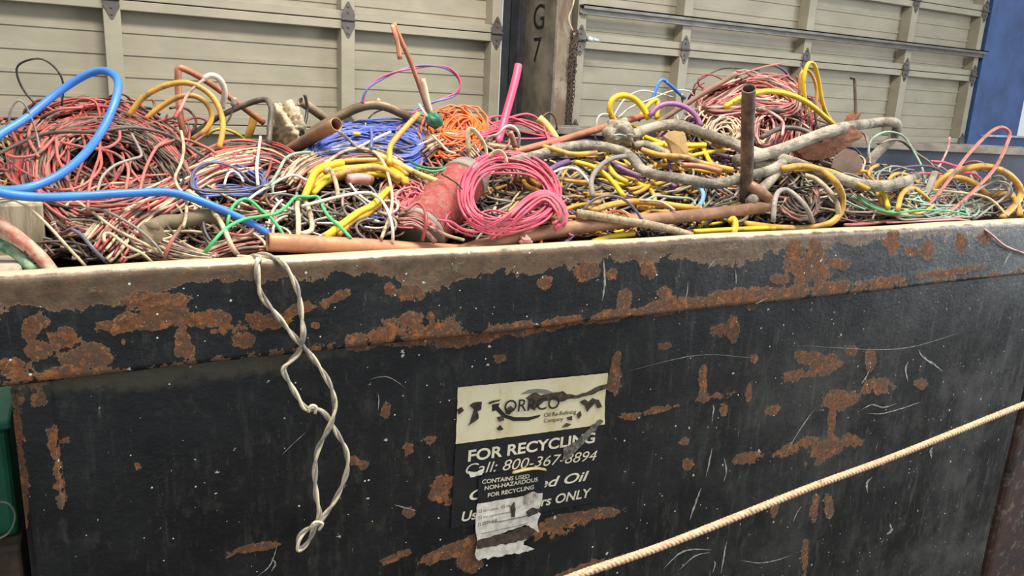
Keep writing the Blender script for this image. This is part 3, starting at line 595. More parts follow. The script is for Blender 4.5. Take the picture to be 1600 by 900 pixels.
# ================= HEAP BASE =================
debris = NT('shade_dark_debris')  # near-black colour paints the shade seen between the wires
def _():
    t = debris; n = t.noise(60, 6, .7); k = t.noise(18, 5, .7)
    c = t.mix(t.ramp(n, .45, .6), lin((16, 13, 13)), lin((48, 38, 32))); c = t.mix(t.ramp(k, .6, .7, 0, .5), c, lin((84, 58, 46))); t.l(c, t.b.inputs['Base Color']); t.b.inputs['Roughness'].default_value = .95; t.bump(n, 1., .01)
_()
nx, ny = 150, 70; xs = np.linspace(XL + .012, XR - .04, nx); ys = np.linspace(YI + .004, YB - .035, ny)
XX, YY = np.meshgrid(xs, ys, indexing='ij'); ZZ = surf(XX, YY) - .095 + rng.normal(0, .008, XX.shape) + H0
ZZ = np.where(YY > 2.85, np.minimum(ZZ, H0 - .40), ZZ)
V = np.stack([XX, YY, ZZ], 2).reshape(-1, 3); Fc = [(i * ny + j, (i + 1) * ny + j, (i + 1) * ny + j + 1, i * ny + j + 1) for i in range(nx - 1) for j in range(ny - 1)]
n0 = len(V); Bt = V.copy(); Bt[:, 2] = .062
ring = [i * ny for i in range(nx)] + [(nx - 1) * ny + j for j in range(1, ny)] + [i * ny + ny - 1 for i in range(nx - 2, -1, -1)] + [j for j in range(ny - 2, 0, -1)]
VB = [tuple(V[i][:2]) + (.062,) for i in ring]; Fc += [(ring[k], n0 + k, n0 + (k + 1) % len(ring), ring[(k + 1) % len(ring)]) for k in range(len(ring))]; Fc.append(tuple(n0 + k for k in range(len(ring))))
o = mesh_obj('scrap_debris', np.vstack([V, np.array(VB)]), Fc, debris.m); tag(o, 'dusty debris filling the bin under the scrap wire, coloured dark for the shade between wires', 'debris', kind='stuff')

# ================= HEAP: under-layers and coils =================
def strand_px(q, lift, w, mb, mi, sides=5, closed=False):
    p = P(q, lift) if np.isscalar(lift) else P(q, 0) 
    if not np.isscalar(lift):
        uv = np.asarray(q, float); hy, R = place(uv, 0); Y = np.maximum(hy - lift * 1.15, YI + .012); p = R * Y[:, None]; p[:, 2] += H0
    k = np.array([.25, .5, .25])                       # light smoothing of the depth along the wire
    if len(p) > 4:
        for _i in range(2):
            pp = np.vstack([p[-1], p, p[0]]) if closed else np.vstack([p[0], p, p[-1]]); p = .25 * pp[:-2] + .5 * pp[1:-1] + .25 * pp[2:]
    mb.add(*tube(p, px2r(w, p), sides, closed), mi)
def pick(mats): return rng.choice(len(mats))
def hank(name, label, cat, mats, path, hw, n, w, thick=.05, base=.0, closed=False, group=None, wob=.35, step=9, kind=None, endj=20, xing=.0):
    """n wires running together along a path: ONE tied or coiled bundle"""
    c = spline(path, step=step, closed=closed); m_ = len(c)
    T = np.gradient(c, axis=0); T /= np.linalg.norm(T, axis=1)[:, None] + 1e-9; N = np.stack([-T[:, 1], T[:, 0]], 1)
    mb = MB(); names = sorted(set(mats)); idx = [names.index(k) for k in mats]
    s = np.linspace(0, 1, m_)
    for i in range(n):
        o = rng.uniform(-1, 1); ph = rng.uniform(0, 6.28, 4)
        per = 2 * math.pi * (s if closed else s * 1.3)
        off = o + wob * (np.sin(per * (1 if closed else .8) + ph[0]) * .6 + np.sin(per * 2 + ph[1]) * .3 + np.sin(per * (5 if closed else 4.3) + ph[2]) * .08) + xing * np.sin(per + ph[3])
        hwv = hw if np.isscalar(hw) else np.interp(s, np.linspace(0, 1, len(hw)), hw)
        q = c + N * (off * hwv)[:, None]
        if not closed:
            a = int(rng.uniform(0, endj) / step); b = m_ - int(rng.uniform(0, endj) / step); q = q[a:b]; sl = slice(a, b)
        else: sl = slice(0, m_)
        lift = base + thick * (rng.uniform(.0, 1) * np.sqrt(np.clip(1 - np.clip(off / 1.4, -1, 1) ** 2, .02, 1))) [sl] + .004 * np.sin(per[sl] * 3 + ph[2])
        if len(q) < 4: continue
        strand_px(q, lift, w * rng.uniform(.85, 1.15), mb, idx[pick(mats)], closed=closed)
    o = mb.build(name, [M(k) for k in names]); return tag(o, label, cat, group, kind)
def walk(reg, L, ang, curl, step=7, arc=0.):
    cu, cv, ru, rv = reg; a = rng.uniform(0, 6.28); r = math.sqrt(rng.uniform(0, 1)); p = np.array([cu + ru * r * math.cos(a), cv + rv * r * math.sin(a)])
    h = math.radians(ang) + rng.normal(0, .45) + (math.pi if rng.random() < .5 else 0); k = rng.normal(0, curl) + arc * rng.choice([-1, 1]); q = [p]
    for i in range(int(L * rng.uniform(.6, 1.3) / step)):
        k += rng.normal(0, curl * .35); k *= .93; h += k
        d = np.array([math.cos(h), math.sin(h) * .75]) * step; p = p + d
        e = ((p[0] - cu) / ru) ** 2 + ((p[1] - cv) / rv) ** 2
        if e > 1.25:                                             # bend back into the region
            to = math.atan2((cv - p[1]), cu - p[0]); dh = (to - h + math.pi) % (2 * math.pi) - math.pi; h += .35 * np.sign(dh)
        u0 = p[0]; rimv = np.interp(u0, [0, 400, 800, 1200, 1600], [414, 396, 376, 354, 336])
        if p[1] > rimv: p[1] = rimv - 1; h = -h * .5
        q.append(p.copy())
    return np.array(q)
def tangle(name, label, mats, reg, n, w, L, ang=0, curl=.12, lo=-.03, hi=.02, cat='wire'):
    mb = MB(); names = sorted(set(mats)); idx = [names.index(k) for k in mats]
    for i in range(n):
        q = walk(reg, L, ang, curl); 
        if len(q) < 4: continue
        lf = rng.uniform(lo, hi) + .012 * np.sin(np.linspace(0, rng.uniform(2, 9), len(q)) + rng.uniform(0, 6))
        strand_px(q, lf, w * rng.uniform(.75, 1.25), mb, idx[pick(mats)])
    o = mb.build(name, [M(k) for k in names]); return tag(o, label, cat, None, 'stuff')
def loose(name, label, mat, reg, n, w, L, group, ang=0, curl=.12, lo=.02, hi=.05, arc=.05, cat='wire'):
    for i in range(n):
        q = walk(reg, L, ang, curl, arc=arc)
        if len(q) < 4: continue
        mb = MB(); lf = rng.uniform(lo, hi) + .010 * np.sin(np.linspace(0, rng.uniform(2, 7), len(q)) + rng.uniform(0, 6))
        strand_px(q, lf, w * rng.uniform(.85, 1.15), mb, 0, 6); o = mb.build(name, M(mat)); tag(o, label, cat, group)
T_ = 'scrap_wire_tangle'  # under-layer palettes darkened to paint the shade between upper wires
tangle(T_, 'dense red, tan and black scrap wire packed in the left mound', ['red', 'darkred', 'brown', 'black', 'maroon', 'black'], (150, 262, 150, 85), 240, 4.2, 150, 60, .08, -.09, -.03)
tangle(T_, 'dense red and tan scrap wire under the blue cable beside the left mound', ['red', 'tan', 'brown', 'black', 'maroon', 'darkred', 'mauve'], (270, 330, 150, 75), 220, 4.2, 130, -35, .08, -.08, -.01)
tangle(T_, 'brown and tan scrap wire packed in the low left corner of the bin', ['tan', 'brown', 'black', 'mauve', 'black', 'brown', 'grey'], (220, 385, 170, 32), 170, 4, 140, 20, .07, -.05, .0)
tangle(T_, 'dusty grey and brown wire scraps behind the big rusty pipe end', ['tan', 'brown', 'black', 'grey', 'mauve', 'darkred', 'brown', 'darkgrey'], (500, 325, 120, 55), 260, 4, 80, 0, .16, -.05, .0)
tangle(T_, 'dark mauve wire scraps in the middle of the heap behind the spool', ['mauve', 'tan', 'brown', 'black', 'salmon', 'maroon', 'cream'], (680, 250, 110, 50), 230, 3.6, 90, 20, .12, -.05, .0)
tangle(T_, 'mixed tan and ochre cable scraps under the pink coil', ['tan', 'ochre', 'brown', 'grey', 'black', 'cream', 'mauve'], (820, 320, 110, 60), 210, 4.5, 80, 0, .14, -.05, .0)
tangle(T_, 'mixed yellow, purple and grey cable scraps under the thick grey cables', ['ochre', 'yellow', 'purple', 'grey', 'darkgrey', 'brown', 'tan', 'black', 'mauve', 'cream', 'black'], (1020, 290, 150, 75), 340, 4.6, 80, 10, .14, -.05, .0)
tangle(T_, 'maroon and cream wire packed in the tall right mound', ['maroon', 'red', 'darkred', 'rosewhite', 'brown', 'mauve', 'purple', 'tan', 'salmon'], (1182, 198, 92, 60), 300, 3.2, 90, 60, .1, -.05, .0)
tangle(T_, 'grey and brown cable scraps behind the elbow of the big pipe', ['grey', 'darkgrey', 'brown', 'tan', 'mauve', 'black', 'cream'], (1230, 290, 110, 55), 240, 4, 80, 10, .13, -.05, .0)
tangle(T_, 'pale dusty wire scraps at the right end of the bin', ['grey', 'tan', 'mint', 'mauve', 'cream', 'darkgrey', 'slate', 'brown'], (1420, 315, 150, 36), 260, 3.2, 100, 5, .1, -.04, .0)
tangle(T_, 'brown and orange wire ends lying along the front rim', ['orange', 'brown', 'black', 'tan', 'slate', 'ochre', 'darkred'], (960, 362, 130, 16), 110, 3.6, 60, 0, .12, -.04, .0)
tangle(T_, 'red and tan wire scraps at the far left edge of the bin', ['salmon', 'red', 'tan', 'brown', 'grey', 'ochre'], (20, 270, 60, 55), 90, 4, 100, 40, .08, -.05, .0)

hank('wire_coil', 'large tangled coil of red and brown wire topping the left mound', 'wire coil', ['red', 'salmon', 'red', 'brown', 'brown', 'maroon', 'black', 'mauve', 'salmon'], [(62, 305), (48, 250), (75, 208), (140, 186), (205, 198), (262, 240), (285, 285), (235, 305), (150, 320)], 22, 80, 4.3, .06, .0, True, wob=.55, xing=.3)
hank('wire_hank', 'fan of red and dark wire running down the right flank of the left mound', 'wire bundle', ['red', 'black', 'salmon', 'brown', 'darkgrey', 'maroon'], [(170, 188), (222, 210), (262, 250), (295, 300)], 34, 55, 3.8, .05, .01, wob=.3)
hank('wire_hank', 'curved hank of red wire on the left flank of the left mound', 'wire bundle', ['red', 'salmon', 'brown', 'brown', 'grey', 'salmon', 'mauve'], [(118, 192), (80, 218), (66, 262), (85, 310), (120, 345)], 30, 50, 4.4, .05, .01, wob=.3)
hank('wire_hank', 'red and cream wire bundle sweeping up from under the blue cable', 'wire bundle', ['red', 'salmon', 'cream', 'tan', 'red', 'darkred'], [(150, 395), (200, 345), (270, 300), (340, 262), (410, 250)], [38, 34, 30, 22, 16], 60, 4.6, .05, .01, wob=.25)
hank('wire_hank', 'tan and black wire bundle arching across the low left corner', 'wire bundle', ['tan', 'tan', 'brown', 'black', 'cream', 'mauve'], [(76, 352), (115, 342), (175, 352), (235, 378), (295, 398), (345, 405)], [26, 32, 34, 24, 12, 6], 100, 4.0, .045, .0, wob=.35)
hank('wire_hank', 'tan and maroon wire bundle entering the rim behind the copper pipe end', 'wire bundle', ['tan', 'cream', 'red', 'brown', 'mauve'], [(275, 412), (320, 402), (370, 385), (418, 380)], 13, 22, 4.6, .03, .01, wob=.2)
hank('wire_coil', 'small coil of periwinkle blue wire left of centre in the heap', 'wire coil', ['peri', 'peri', 'slate', 'peri'], [(300, 285), (318, 258), (360, 262), (410, 285), (405, 298), (350, 296), (310, 298)], 8, 13, 3.4, .03, .03, True, wob=1., xing=.6)
hank('wire_hank', 'red and dark wire bundle running behind the periwinkle coil', 'wire bundle', ['red', 'cream', 'brown', 'salmon', 'black'], [(255, 300), (300, 262), (350, 238), (420, 238), (470, 262)], 15, 30, 4, .04, .01, wob=.4)
hank('wire_hank', 'mauve and cream wire bundle arching in front of the blue coil', 'wire bundle', ['mauve', 'cream', 'tan', 'mauve', 'brown'], [(448, 292), (480, 258), (530, 240), (585, 236), (632, 258)], [22, 18, 12, 10, 6], 34, 4.2, .04, .02, wob=.2)
hank('wire_coil', 'flattened coil of blue wire tied behind the open brown pipe', 'wire coil', ['navy', 'peri', 'navy', 'peri', 'navy'], [(492, 238), (525, 214), (580, 206), (635, 212), (662, 228), (640, 242), (585, 232), (530, 236)], 11, 48, 4.2, .05, .015, True, wob=.9, xing=.8)
hank('cable_bundle', 'thick yellow cables bundled under the mauve wire arch', 'cable bundle', ['yellow', 'ochre', 'yellow', 'ochre'], [(478, 300), (505, 272), (555, 262), (610, 266), (638, 290)], [12, 14, 14, 12, 8], 12, 10, .04, .02, wob=.2)
hank('wire_coil', 'loose coil of orange wire beside the green tape', 'wire coil', ['orange', 'orange', 'salmon', 'orange'], [(682, 206), (695, 190), (720, 186), (742, 198), (742, 216), (718, 222), (694, 218)], 15, 40, 3.6, .06, .03, True, wob=1.1, xing=1.2)
hank('wire_hank', 'maroon and cream wire bundle bending down right of the green tape', 'wire bundle', ['maroon', 'cream', 'mauve', 'tan', 'brown', 'maroon'], [(655, 238), (690, 218), (725, 228), (748, 256)], 14, 30, 3.8, .04, .02, wob=.35)
hank('wire_coil', 'big coil of pink wire leaning on the red spool', 'wire coil', ['pink', 'pink', 'pink'], [(742, 270), (775, 252), (825, 256), (858, 280), (868, 310), (850, 335), (805, 352), (760, 350), (734, 332), (730, 300)], 12, 16, 3.9, .04, .10, True, wob=.7, xing=.3)
hank('wire_hank', 'looped pink wire bunch folded over the lower right of the pink coil', 'wire bundle', ['pink', 'pink', 'red'], [(758, 368), (790, 348), (822, 318), (852, 302), (872, 318), (880, 345), (860, 356)], [14, 12, 10, 8, 8, 8, 8], 15, 4.6, .04, .12, wob=.35)
hank('wire_hank', 'salmon wire knot bunched left of the red spool', 'wire bundle', ['salmon', 'pink', 'rosewhite'], [(612, 300), (640, 290), (662, 315), (640, 335), (620, 330)], 14, 26, 4.2, .04, .02, True, wob=1.1, xing=1.2)
hank('wire_coil', 'red and cream wire coil crowning the right mound', 'wire coil', ['red', 'rosewhite', 'mauve', 'darkred', 'rosewhite', 'brown', 'salmon'], [(1096, 168), (1135, 150), (1185, 132), (1230, 140), (1250, 158), (1235, 172), (1180, 166), (1130, 170)], 11, 66, 3.2, .06, .02, True, wob=.8, xing=.7)
hank('wire_hank', 'maroon wires hanging down behind the yellow cable on the right mound', 'wire bundle', ['maroon', 'darkred', 'red', 'rosewhite', 'maroon'], [(1228, 160), (1232, 190), (1226, 222), (1220, 250)], 42, 60, 3.0, .04, .0, wob=.2)
hank('wire_coil', 'small coils of cream and brown wire left of the upright pipe', 'wire coil', ['cream', 'brown', 'tan', 'rosewhite'], [(1108, 200), (1125, 186), (1146, 190), (1156, 210), (1140, 222), (1116, 220)], 9, 26, 3.0, .04, .03, True, wob=1.1, xing=1.)
hank('wire_coil', 'twisty coils of brown and cream wire right of the upright pipe', 'wire coil', ['brown', 'cream', 'maroon', 'rosewhite'], [(1180, 200), (1190, 178), (1205, 180), (1210, 205), (1200, 228), (1185, 225)], 7, 22, 3.0, .04, .02, True, wob=.6)
hank('wire_hank', 'bent stubs of tan and black wire inside the yellow hoop', 'wire bundle', ['tan', 'brown', 'black', 'cream', 'mauve'], [(1222, 312), (1240, 330), (1262, 338), (1272, 312), (1262, 296)], 12, 22, 4, .03, .02, wob=.6)
hank('wire_hank', 'pale green and cream wires sagging across the right end of the heap', 'wire bundle', ['mint', 'cream', 'mint', 'tan', 'grey'], [(1330, 300), (1370, 325), (1420, 335), (1480, 328), (1530, 335)], 8, 18, 2.8, .03, .02, wob=.6)

G1 = 'loose red wires on the left mound'
loose('scrap_wire', 'thin loose red wire lying over the left mound', 'red', (170, 250, 150, 75), 34, 4.4, 190, G1, 60, .07)
loose('scrap_wire', 'thin loose salmon wire curling under the blue cable', 'salmon', (280, 320, 130, 60), 22, 4.4, 150, 'loose salmon wires under the blue cable', -30, .07)
loose('scrap_wire', 'thin loose cream wire in the left part of the heap', 'cream', (270, 330, 160, 70), 20, 4.2, 160, 'loose cream wires in the left part', 10, .08)
loose('scrap_wire', 'thin loose brown wire in the low left corner', 'brown', (190, 375, 120, 34), 12, 4, 150, 'loose brown wires in the low left corner', 20, .07)
loose('scrap_wire', 'crooked white wire scrap behind the big rusty pipe end', 'white', (500, 325, 100, 40), 16, 4, 90, 'white wire scraps behind the rusty pipe end', 0, .15)
loose('scrap_wire', 'crooked bright red wire scrap left of the yellow cable bundle', 'red', (420, 265, 55, 38), 16, 4.2, 80, 'bright red scraps left of the yellow bundle', 20, .16)
loose('scrap_wire', 'crooked dusty grey wire scrap below the yellow cable bundle', 'grey', (520, 325, 80, 35), 16, 4.6, 80, 'grey scraps below the yellow bundle', 30, .15)
loose('scrap_wire', 'thin mauve wire scrap between blue coil and spool', 'mauve', (690, 235, 80, 35), 18, 3.6, 100, 'mauve scraps between blue coil and spool', 30, .1)
loose('scrap_wire', 'thin pink wire scrap near the foot of the pink coil', 'pink', (790, 355, 80, 20), 8, 3.8, 90, 'pink scraps at the pink coil', 0, .12)
loose('cable_scrap', 'short ochre cable scrap around the braided cable', 'ochre', (960, 300, 120, 50), 18, 7, 70, 'ochre cable scraps near the braided cable', 20, .08)
loose('cable_scrap', 'short yellow cable scrap under the thick grey cables', 'yellow', (1020, 250, 120, 35), 12, 7, 70, 'yellow cable scraps under the grey cables', 30, .08)
loose('cable_scrap', 'short purple cable scrap under the thick grey cables', 'purple', (1040, 260, 130, 35), 10, 7, 60, 'purple cable scraps under the grey cables', 20, .08)
loose('scrap_wire', 'thin silvery wire strip between the grey cables and big pipe', 'grey', (1040, 310, 90, 28), 16, 4, 70, 'silvery strips behind the big pipe', -30, .08)
loose('scrap_wire', 'thin red wire scrap on the right mound', 'red', (1180, 165, 85, 42), 18, 3.2, 110, 'red scraps on the right mound', 0, .1)
loose('scrap_wire', 'thin cream wire scrap on the right mound', 'cream', (1180, 190, 80, 45), 18, 3.2, 90, 'cream scraps on the right mound', 10, .14)
loose('scrap_wire', 'thin pale grey wire scrap at the right end of the heap', 'grey', (1430, 310, 120, 30), 14, 3.2, 130, 'pale wires at the right end', 0, .08)
loose('scrap_wire', 'thin mint green wire scrap at the right end of the heap', 'mint', (1420, 315, 100, 25), 9, 3.2, 130, 'mint wires at the right end', 10, .08)
loose('cable_scrap', 'short ochre cable scrap at the right end of the heap', 'ochre', (1430, 305, 90, 25), 8, 6, 80, 'ochre cable scraps at the right end', 60, .1)

# ================= HEAP: single pieces traced one by one =================
b = lambda n, l, c, m_, w, pts, lift=.05, **k: wire(n, l, c, m_, pts, w, lift, **k)
b('power_cable', 'thick bright blue cable looping high and crossing the left of the heap', 'cable', M('blue'), 13, [(-60, 262, 1.95), (-5, 214, 2.05), (40, 185, 2.1), (90, 145, 2.15), (135, 117, 2.15), (165, 111, 2.12), (184, 126, 2.05), (180, 158, 1.98), (160, 203, 1.93), (130, 243, 1.90), (90, 275, 1.87), (45, 293, 1.84), (0, 297, 1.80), (-60, 290, 1.76), (-62, 280, 1.70), (0, 301, 1.72), (60, 308, 1.74), (130, 306, 1.78), (200, 302, 1.80), (265, 301, 1.80), (310, 313, 1.78), (360, 334, 1.77), (400, 354, 1.765), (428, 372, 1.76)], .05, sides=14)
b('scrap_wire', 'thin black wire making a tall teardrop loop above the left mound', 'wire', M('black'), 3.2, [(96, 166, 2.2), (99, 132, 2.2), (88, 108, 2.2), (65, 92, 2.2), (38, 96, 2.2), (26, 108, 2.2), (32, 132, 2.2), (48, 155, 2.2), (70, 172, 2.2)])
b('scrap_wire', 'thin grey wire arched at the far left of the heap', 'wire', M('grey'), 3.2, [(16, 205, 2.1), (15, 178, 2.1), (26, 158, 2.1), (38, 162, 2.1), (49, 185, 2.1), (58, 212, 2.1), (62, 232, 2.05)])
b('scrap_wire', 'brown wire hooked round the grey arch at the far left', 'wire', M('brown'), 3.2, [(62, 204), (35, 206), (15, 202), (10, 190), (25, 184), (55, 188), (90, 192)], .08)
b('power_cable', 'long dusty dark grey cable draped over the left mound', 'cable', M('darkgrey'), 6, [(-10, 244), (30, 224), (60, 212), (100, 206), (150, 206), (200, 199), (235, 203), (265, 212), (290, 226), (318, 244)], .085, sides=8)
b('copper_tube', 'flattened copper tube bent over above the yellow loops', 'pipe', COPPER(), 10, [(292, 222, 2.3), (283, 190, 2.3), (279, 150, 2.32), (278, 115, 2.32), (279, 108, 2.32), (286, 107, 2.32), (312, 120, 2.34), (345, 142, 2.36), (380, 168, 2.38), (412, 192, 2.4)], sides=12)
b('plastic_sleeve', 'short white plastic sleeve slipped over the bent copper tube', 'sleeve', M('white'), 9.5, [(318, 124, 2.24), (328, 118, 2.24), (340, 121, 2.24), (349, 134, 2.25), (351, 150, 2.26), (347, 168, 2.28)], sides=10)
b('wire_pair', 'red and white striped wires with a red tip hanging from the white sleeve', 'wire', M('rosewhite'), 5, [(319, 124, 2.23), (305, 135, 2.22), (293, 148, 2.21), (286, 162, 2.2), (279, 176, 2.19), (273, 186, 2.18)])
b('wire_nut', 'small bright red wire tip under the white sleeve', 'wire', M('red'), 7, [(279, 174, 2.17), (272, 186, 2.16)])
b('power_cable', 'larger yellow ochre cable loop above the left mound', 'cable', M('ochre'), 9, [(200, 182, 2.25), (222, 154, 2.25), (252, 136, 2.24), (285, 129, 2.23), (312, 136, 2.22), (334, 154, 2.2), (346, 180, 2.18), (348, 205, 2.16), (342, 232, 2.14)], sides=10)
b('power_cable', 'smaller muddy yellow cable loop inside the larger one', 'cable', M('ochre'), 8.5, [(225, 188, 2.3), (250, 168, 2.3), (278, 152, 2.29), (304, 150, 2.28), (324, 163, 2.27), (331, 182, 2.26), (322, 202, 2.25), (300, 218, 2.24)], sides=10)
b('conduit', 'grey armoured flexible cable bent down at its end', 'cable', M('darkgrey'), 9, [(296, 214, 2.4), (330, 190, 2.4), (355, 176, 2.38), (385, 163, 2.36), (408, 156, 2.34), (419, 158, 2.32), (424, 172, 2.3), (422, 195, 2.28), (420, 226, 2.24)], sides=10)
b('box_connector', 'small grey two-hole connector sitting by the armoured cable', 'connector', M('grey'), 9, [(366, 152, 2.28), (365, 166, 2.28)])
b('scrap_wire', 'grey wire dropping from the small two-hole connector', 'wire', M('darkgrey'), 3, [(365, 164, 2.28), (360, 182, 2.28), (352, 196, 2.28), (348, 212, 2.26)])
b('flat_strip', 'short brass coloured strip standing behind the armoured cable', 'metal strip', M('ochre'), 12, [(398, 176, 2.42), (394, 195, 2.42), (385, 222, 2.42)], flat=.35, sides=8)
b('power_cable', 'thin yellow cable arcing low behind the ochre loops', 'cable', M('yellow'), 4.5, [(322, 214, 2.42), (334, 204, 2.42), (352, 202, 2.42), (375, 212, 2.42), (398, 232, 2.4)])
b('scrap_wire', 'long cream and salmon wire hanging from the mound past the blue cable', 'wire', M('cream'), 5, [(283, 205), (287, 230), (283, 255), (274, 275), (277, 290), (290, 310), (291, 335), (286, 355)], .10, sides=8)
b('scrap_wire', 'salmon wire continuing down to the rim in the left corner', 'wire', M('salmon'), 6, [(286, 352), (278, 362), (264, 384), (254, 412, 1.70)], .09, sides=8)
b('power_cable', 'stiff off-white cable end leaning across the blue cable', 'cable', M('cream'), 8, [(295, 299), (320, 318), (340, 340), (352, 362), (362, 385), (374, 402, 1.71)], .085, sides=10)
b('scrap_wire', 'grey wire arching across the left corner above the tan bundle', 'wire', M('grey'), 4.5, [(124, 330), (140, 326), (165, 330), (195, 345), (225, 365), (245, 385), (262, 410, 1.7)], .07)
b('scrap_wire', 'cream wire running straight across the tan bundle at far left', 'wire', M('cream'), 4.8, [(-10, 312, 1.75), (18, 311, 1.75), (45, 325, 1.74), (75, 352, 1.73), (105, 385, 1.71), (134, 416, 1.70)], .08, sides=8)
b('scrap_wire', 'cream wire kinked over the tan bundle towards the rim', 'wire', M('cream'), 5, [(163, 378), (163, 366), (175, 366), (200, 385), (222, 396), (242, 414, 1.7)], .07)
b('scrap_wire', 'bright cream wire crossing the tan bundle diagonally', 'wire', M('cream'), 5, [(110, 308), (140, 328), (180, 358), (220, 378), (255, 396)], .06)
b('scrap_wire', 'black wire pair lying on the tan bundle in the left corner', 'wire', M('slate'), 6, [(112, 358), (128, 368), (145, 388), (168, 412, 1.7)], .07)
b('rubber_hose', 'thick dusty red hose leaning out of the left corner', 'hose', plastic('dusty_red_hose', (216, 128, 108), .6, .8, (214, 176, 150), 0, 60), 20, [(-30, 330, 1.74), (0, 350, 1.735), (30, 372, 1.73), (62, 400, 1.72), (84, 428, 1.70)], sides=16)
b('rubber_hose', 'thick dusty green hose beside the red hose in the left corner', 'hose', plastic('dusty_green_hose', (74, 130, 104), .6, .8, (150, 170, 136), 0, 60), 17, [(-30, 368, 1.75), (0, 382, 1.745), (28, 398, 1.735), (52, 424, 1.71)], sides=16)
# weathered post inside the left end
WOODM = NT('weathered_pale_wood')
def _():
    t = WOODM; n = t.noise(9, 6, .7, sc3=(6, 6, .6)); k = t.noise(30, 5, .7, sc3=(2, 2, .3))
    c = t.mix(t.ramp(n, .35, .65), lin((150, 134, 108)), lin((196, 182, 152))); c = t.mix(t.ramp(k, .6, .7, 0, .6), c, lin((96, 78, 58))); t.l(c, t.b.inputs['Base Color']); t.b.inputs['Roughness'].default_value = .9; t.bump(n, .5, .004)
_()
pA = onY(66, 330, 1.80); pT = onY(40, 316, 1.80)
bevel(tag(MB().box(-.46, pA[0], 1.80, 2.02, ZB + .0, pT[2]).build('wooden_post', WOODM, smooth=False), 'squared weathered pale wooden post in the far left corner of the bin', 'post'), .008, 2)

G9 = 'single salmon wires traced over the left mound'
for pp in ([(12, 243), (30, 246), (60, 240), (85, 215)], [(88, 215), (90, 245), (98, 262), (110, 290), (115, 300)], [(155, 210), (156, 240), (148, 265), (140, 290), (137, 330)], [(157, 238), (158, 258), (148, 275), (125, 292), (95, 297), (70, 293)], [(95, 222), (120, 228), (145, 232), (170, 230), (186, 218), (187, 205)], [(240, 232), (262, 222), (290, 218), (325, 232), (337, 240)], [(218, 300), (228, 262), (245, 230), (262, 218)], [(60, 245), (45, 215), (55, 190), (90, 172), (130, 168)], [(145, 232), (180, 240), (200, 262), (196, 300)]):
    b('scrap_wire', 'single salmon wire bowed over the face of the left mound', 'wire', M('salmon'), 4.8, pp, .075, group=G9)
b('scrap_wire', 'grey wire curving down into the dark hollow of the left mound', 'wire', M('grey'), 4.5, [(206, 210), (214, 225), (221, 243), (205, 249), (180, 258), (160, 276), (152, 300)], .08)
b('scrap_wire', 'slate blue wire circling the periwinkle coil', 'wire', M('slate'), 4, [(392, 285), (372, 266), (345, 255), (318, 256), (302, 270), (299, 288), (306, 296), (340, 300), (385, 298), (418, 288)], .075)
b('scrap_wire', 'white wire hooked over the periwinkle coil', 'wire', M('white'), 4, [(350, 290), (356, 272), (366, 268), (376, 276), (380, 284)], .075)
b('scrap_wire', 'upright white wire end left of the open brown pipe', 'wire', M('white'), 5, [(407, 214), (404, 236), (401, 262), (403, 290)], .075, sides=8)
b('scrap_wire', 'pale mint wire bundle bent down beside the brown pipe', 'wire', M('mint'), 5, [(486, 238), (462, 240), (446, 248), (436, 266), (424, 285), (412, 292)], .08)
b('scrap_wire', 'white wire crossing down from the mint wire', 'wire', M('white'), 4.2, [(480, 282), (462, 274), (448, 276), (425, 288), (404, 300), (388, 312)], .075)
b('scrap_wire', 'bright green wire crossed over the end of the blue cable', 'wire', M('green'), 5.5, [(354, 372, 1.76), (356, 345), (364, 322), (378, 312), (392, 314), (410, 330), (425, 342), (440, 362), (446, 374)], .085, sides=8)
b('scrap_wire', 'green wire running from the rim up to the twisted yellow cables', 'wire', M('green'), 5.5, [(312, 406, 1.71), (330, 382), (352, 358), (380, 343), (410, 338), (430, 334), (448, 322), (462, 308), (480, 308), (497, 308), (505, 325), (515, 340), (532, 355), (548, 372)], .09, sides=8)
b('scrap_wire', 'long clean white wire arcing over to the rim right of the green wire', 'wire', M('white'), 5, [(472, 322), (510, 312), (545, 304), (575, 301), (595, 312), (608, 335), (613, 355), (614, 376)], .10, sides=8)
b('scrap_wire', 'white wire running from the blue coil down past the yellow bundle', 'wire', M('cream'), 5, [(500, 262), (530, 240), (558, 232), (585, 238), (600, 256), (608, 280), (613, 310), (608, 340), (596, 372)], .075, sides=8)
b('scrap_wire', 'pale lilac wire loop in the dark hollow beside the spool', 'wire', M('slate'), 4.5, [(585, 342), (568, 344), (557, 352), (560, 364), (572, 374)], .06)
b('flat_strip', 'short royal blue plastic strip in the hollow beside the spool', 'plastic strip', M('navy'), 7, [(582, 338), (606, 342)], .06, flat=.3)
b('power_cable', 'bright yellow twin cable lying diagonally behind the copper pipe', 'cable', M('yellow'), 11, [(508, 370), (535, 350), (560, 332), (580, 322), (595, 308), (607, 296)], .07, sides=12)
b('power_cable', 'ochre cable lying just under the bright yellow twin cable', 'cable', M('ochre'), 9, [(528, 368), (552, 346), (572, 336), (590, 320), (603, 308)], .055, sides=12)
b('power_cable', 'yellow cable bent over and hanging from the yellow bundle', 'cable', M('yellow'), 11, [(536, 254), (515, 258), (494, 268), (484, 288), (474, 312)], .075, sides=12)
b('power_cable', 'thick dirty yellow cable arched along the yellow bundle', 'cable', M('ochre'), 10, [(520, 276), (548, 266), (580, 262), (605, 266), (624, 280)], .08, sides=12)
b('power_cable', 'grubby cream cable folded in a narrow upside-down U shape', 'cable', M('cream'), 8, [(466, 372), (466, 340), (464, 318), (472, 313), (480, 320), (487, 345), (486, 360), (470, 366)], .07, sides=10)
